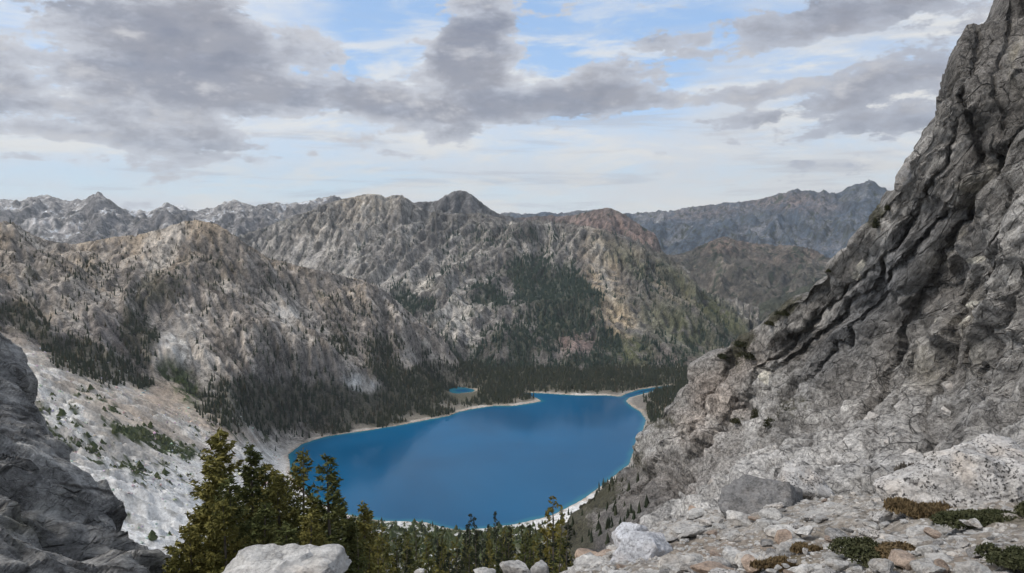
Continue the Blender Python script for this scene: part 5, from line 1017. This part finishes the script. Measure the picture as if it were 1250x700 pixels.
P1c, P2c = proj(PR[:, 46:, 0], PR[:, 46:, 1], PR[:, 46:, 2]); cand = np.argwhere((P1c > 690) & (P1c < 790) & (P2c > 575) & (P2c < 665))
for i, j in cand[r.integers(0, len(cand), 55)]:
    q_ = PR[i, j + 46]; small(625 + F * q_[0] / q_[1], q_[1], r.uniform(3.5, 7.5), q_[2], ('small' if q_[1] > 480 else 'little') + ' conifer on the dark cliff foot, ' + ('beside the water' if PXR[i, j + 46] < 725 or PYR[i, j + 46] < 600 else 'low above the golden larch' if PXR[i, j + 46] < 750 else 'above the bluish leaning slab'), 'conifers on the dark slope at the cliff foot')
# two bare snags
for px_, ty, D_, lb in ((438, 655, 52, 'bare dead trunk standing in front of the olive larches'), (508, 650, 90, 'thin dead snag among the conifers in the middle')):
    tp = W(px_, ty, D_); zg = nground(tp[0], D_); e = bpy.data.objects.new('dead_tree', trunk_mesh(tp[2] - zg, .12, 8, .1)); e.data.materials.append(M['bark']); C.objects.link(e); e.location = (tp[0], D_, zg); e['label'] = lb; e['category'] = 'dead tree'
log('conifers')

# ------------------------------------------------------------------ shrubs
def leafy(name, n_, dims, seed, leaf=.08, up=0.0, parts=5):
    r = np.random.default_rng(seed); cs = r.uniform(-.6, .6, (parts, 2)); ci = r.integers(0, parts, n_); u = r.normal(size=(n_, 3)); u /= np.linalg.norm(u, axis=1)[:, None]; u[:, 2] = np.abs(u[:, 2])
    rad = r.uniform(.35, 1.0, n_) ** .6; P = u * rad[:, None] * .5; P[:, :2] += cs[ci]; P *= np.array(dims) / 2 * [1, 1, 2]
    d1 = r.normal(size=(n_, 3)) + [0, 0, up]; d1 /= np.linalg.norm(d1, axis=1)[:, None]; d2 = np.cross(d1, r.normal(size=(n_, 3))); d2 /= np.linalg.norm(d2, axis=1)[:, None]; s_ = leaf * r.uniform(.6, 1.4, n_)[:, None]
    V = np.stack([P - d1 * s_ * .6, P + d2 * s_ * .3, P + d1 * s_, P - d2 * s_ * .3], 1).reshape(-1, 3); o = (np.arange(n_) * 4)[:, None]
    return mesh_np(name, V, np.concatenate([o + [0, 1, 2], o + [0, 2, 3]]), 3, False)
M['green_leaf'] = mat_foliage('green_leaves', (.050, .056, .026), (.092, .092, .048), 2.0)
M['brown_leaf'] = mat_foliage('brown_leaves', (.12, .085, .045), (.19, .14, .075), 2.0)
M['dry_twig'] = mat_foliage('dry_twigs', (.10, .09, .075), (.17, .155, .135), 3.0)
M['ledge_leaf'] = mat_foliage('ledge_leaves', (.032, .036, .018), (.060, .058, .028), .3)
def shrub(name, px_, py_, D_, dims, n_, leaf, mt, seed, label, cat='shrub', up=0.0, z=None, parts=6):
    p = W(px_, py_, D_)
    if z == 'fg': p[2] = float(fground(p[0], D_)) - .02
    o = new_obj(name, leafy(name, n_, dims, seed, leaf, up, parts), M[mt]); o.location = tuple(p); o['label'] = label; o['category'] = cat; return o
shrub('shrub', 1062, 686, 15.5, (1.5, 1.3, .50), 6500, .05, 'green_leaf', 1, 'low dark green shrub at the bottom rim right of the wide white slab', z='fg')
shrub('shrub', 1100, 688, 15, (1.2, 1.0, .34), 4200, .05, 'brown_leaf', 2, 'low reddish brown shrub joined to the right of the dark green one', z='fg')
shrub('shrub', 1195, 636, 18.2, (2.4, 1.3, .46), 8000, .06, 'green_leaf', 3, 'green mat of shrub under the white lichened outcrop', z='fg')
shrub('shrub', 1246, 626, 18, (.9, .9, .62), 3000, .06, 'green_leaf', 4, 'dark green shrub climbing the foot of the outcrop at the frame edge', z='fg')
shrub('shrub', 1236, 696, 12.2, (.9, .8, .32), 3500, .045, 'green_leaf', 5, 'yellow-green shrub in the bottom right corner', z='fg')
shrub('grass_clump', 1128, 628, 22, (1.9, 1.6, .42), 5500, .12, 'brown_leaf', 6, 'brown grass clump left of the white outcrop', 'grass', 2.5, 'fg')
shrub('grass_clump', 1150, 634, 20, (.8, .7, .30), 1800, .10, 'brown_leaf', 7, 'small rust grass clump at the outcrop foot', 'grass', 2.5, 'fg')
shrub('grass_clump', 984, 672, 19.5, (.9, .5, .20), 1500, .08, 'brown_leaf', 8, 'dark brown grass clump behind the wide white slab', 'grass', 2.5, 'fg')
shrub('grass_clump', 945, 690, 17.5, (1.1, .6, .18), 1500, .08, 'brown_leaf', 9, 'low tan grass clump left of the wide white slab', 'grass', 2.5, 'fg')
shrub('bush', 1112, 596, 25, (1.6, 1.3, 1.35), 3000, .16, 'dry_twig', 10, 'leafless grey bush between the speckled slab and the outcrop', 'bush', 2.0)
shrub('bush', 1132, 606, 23.5, (1.0, .8, .8), 1500, .12, 'ledge_leaf', 11, 'dark olive bush against the left side of the outcrop', 'bush', 1.2)
def on_cliff(px_, py_):
    P1, P2 = proj(PR[..., 0], PR[..., 1], PR[..., 2]); d = (P1 - px_) ** 2 + (P2 - py_) ** 2; d[:, :46] = 1e9; i = np.unravel_index(np.argmin(d), d.shape); return PR[i]
for i, (px_, py_, wpx, hpx, lb) in enumerate([(924, 500, 18, 34, 'dark upright bush on the cliff, left of the trio above the pale rock'), (938, 512, 26, 24, 'dark low bush on the cliff, middle of the trio'), (960, 497, 24, 46, 'tallest dark bush on the cliff, right of the trio'), (902, 512, 22, 12, 'flat dark bush on a sloping cliff ledge left of the trio'),
        (1071, 268, 12, 30, 'dark bush hanging on the cliff skyline below the pinnacle'), (1080, 250, 10, 16, 'small dark bush on the skyline just under the pinnacle'), (956, 380, 20, 12, 'dark bush on the cliff skyline above the lower shoulder'), (940, 392, 20, 9, 'low bush on the skyline below the one on the lower shoulder'),
        (906, 418, 26, 12, 'olive bush on the skyline halfway down to the lake'), (886, 434, 18, 12, 'olive bush on the skyline just above the reddish rock'), (915, 432, 26, 16, 'dark bush on the face under the halfway skyline bush'), (852, 594, 14, 12, 'small brown bush low on the dark cliff foot'), (842, 607, 12, 12, 'rusty little bush lowest on the cliff foot'), (1012, 330, 10, 8, 'tiny bush on the cliff skyline left of the cream scar')]):
    p = on_cliff(px_, py_); D_ = p[1]; wd, hg = wpx * D_ / F, hpx * D_ / F
    o = new_obj('bush', leafy('bush', 1100, (wd, wd, hg * .9), 50 + i, wd * .05 + .12, .8, 6), M['ledge_leaf']); o.location = (p[0], p[1] - wd * .1, p[2] - hg * .35); o['label'] = lb; o['category'] = 'bush'
r = np.random.default_rng(91); bl = [rock_mesh('block', (1, r.uniform(.7, 1.2), r.uniform(.5, .8)), 300 + i, 4, smoothk=60, npl=3, planes=[(1, .1, .1, .60), (-1, .2, 0, .58), (.1, -1, .15, .60), (0, 1, .1, .6)], flat=.5) for i in range(6)]
for i_, m_ in enumerate(bl): m_.materials.append(M[('cliff_block', 'grey_granite', 'cliff_block', 'cliff_block', 'grey_granite', 'cliff_block')[i_]])
BM = [(942, 600, 'the dark pointed boulder'), (984, 585, 'the white speckled slab'), (1052, 620, 'the mottled hump'), (1200, 540, 'the lichened outcrop'), (868, 625, 'the long pale rim rock'), (940, 505, 'the cliff bush trio')]
for px_, py_, wpx in [(1062, 520, 60), (1030, 545, 44), (1090, 540, 38), (1110, 560, 40), (1000, 560, 46), (965, 575, 36), (1055, 570, 34), (1080, 590, 30), (920, 580, 34), (895, 600, 30), (870, 590, 26), (1020, 590, 40), (985, 540, 30), (1130, 520, 34), (1150, 545, 30), (1165, 470, 44), (1158, 500, 36), (950, 545, 24), (905, 560, 20), (850, 615, 22), (1010, 515, 26), (1100, 495, 28), (880, 545, 18), (835, 600, 18)]:
    p = on_cliff(px_, py_); i_ = int(r.integers(6)); s_ = wpx * p[1] / F; o = bpy.data.objects.new('block', bl[i_]); C.objects.link(o); o.location = (p[0] + s_ * .2, p[1] + s_ * .30, p[2] - s_ * .12); o.scale = (s_, s_ * .8, s_ * .9); o.rotation_euler = (r.normal(0, .2), R(-38) + r.normal(0, .2), r.normal(.2, .5))
    o['label'] = ('large ' if wpx > 36 else 'middling ' if wpx > 24 else 'small ') + {1: 'dark grey', 4: 'dark grey'}.get(i_, 'pale') + ' angular block on the cliff foot ' + where(px_, py_, BM); o['category'] = 'rock'; o['group'] = 'blocks lying against the foot of the cliff'
log('shrubs')

# ------------------------------------------------------------------ air
bm = bmesh.new(); bmesh.ops.create_cube(bm, size=1); me = bpy.data.meshes.new('haze'); bm.to_mesh(me); bm.free()
hz_ = new_obj('haze', me, None, kind='stuff'); hz_.scale = (30000, 24000, 1700 + 425); hz_.location = (0, 12000 - 2500, -425 + (1700 + 425) / 2)
m = bpy.data.materials.new('haze_air'); m.use_nodes = True; n = NT(m.node_tree); n.n.clear()
v = n.node('ShaderNodeVolumePrincipled', {'Color': (.80, .90, 1.0, 1), 'Density': .000026, 'Anisotropy': .25}); n.l.new(v.outputs[0], n.node('ShaderNodeOutputMaterial').inputs[1]); me.materials.append(m); m.cycles.homogeneous_volume = True
log('done')
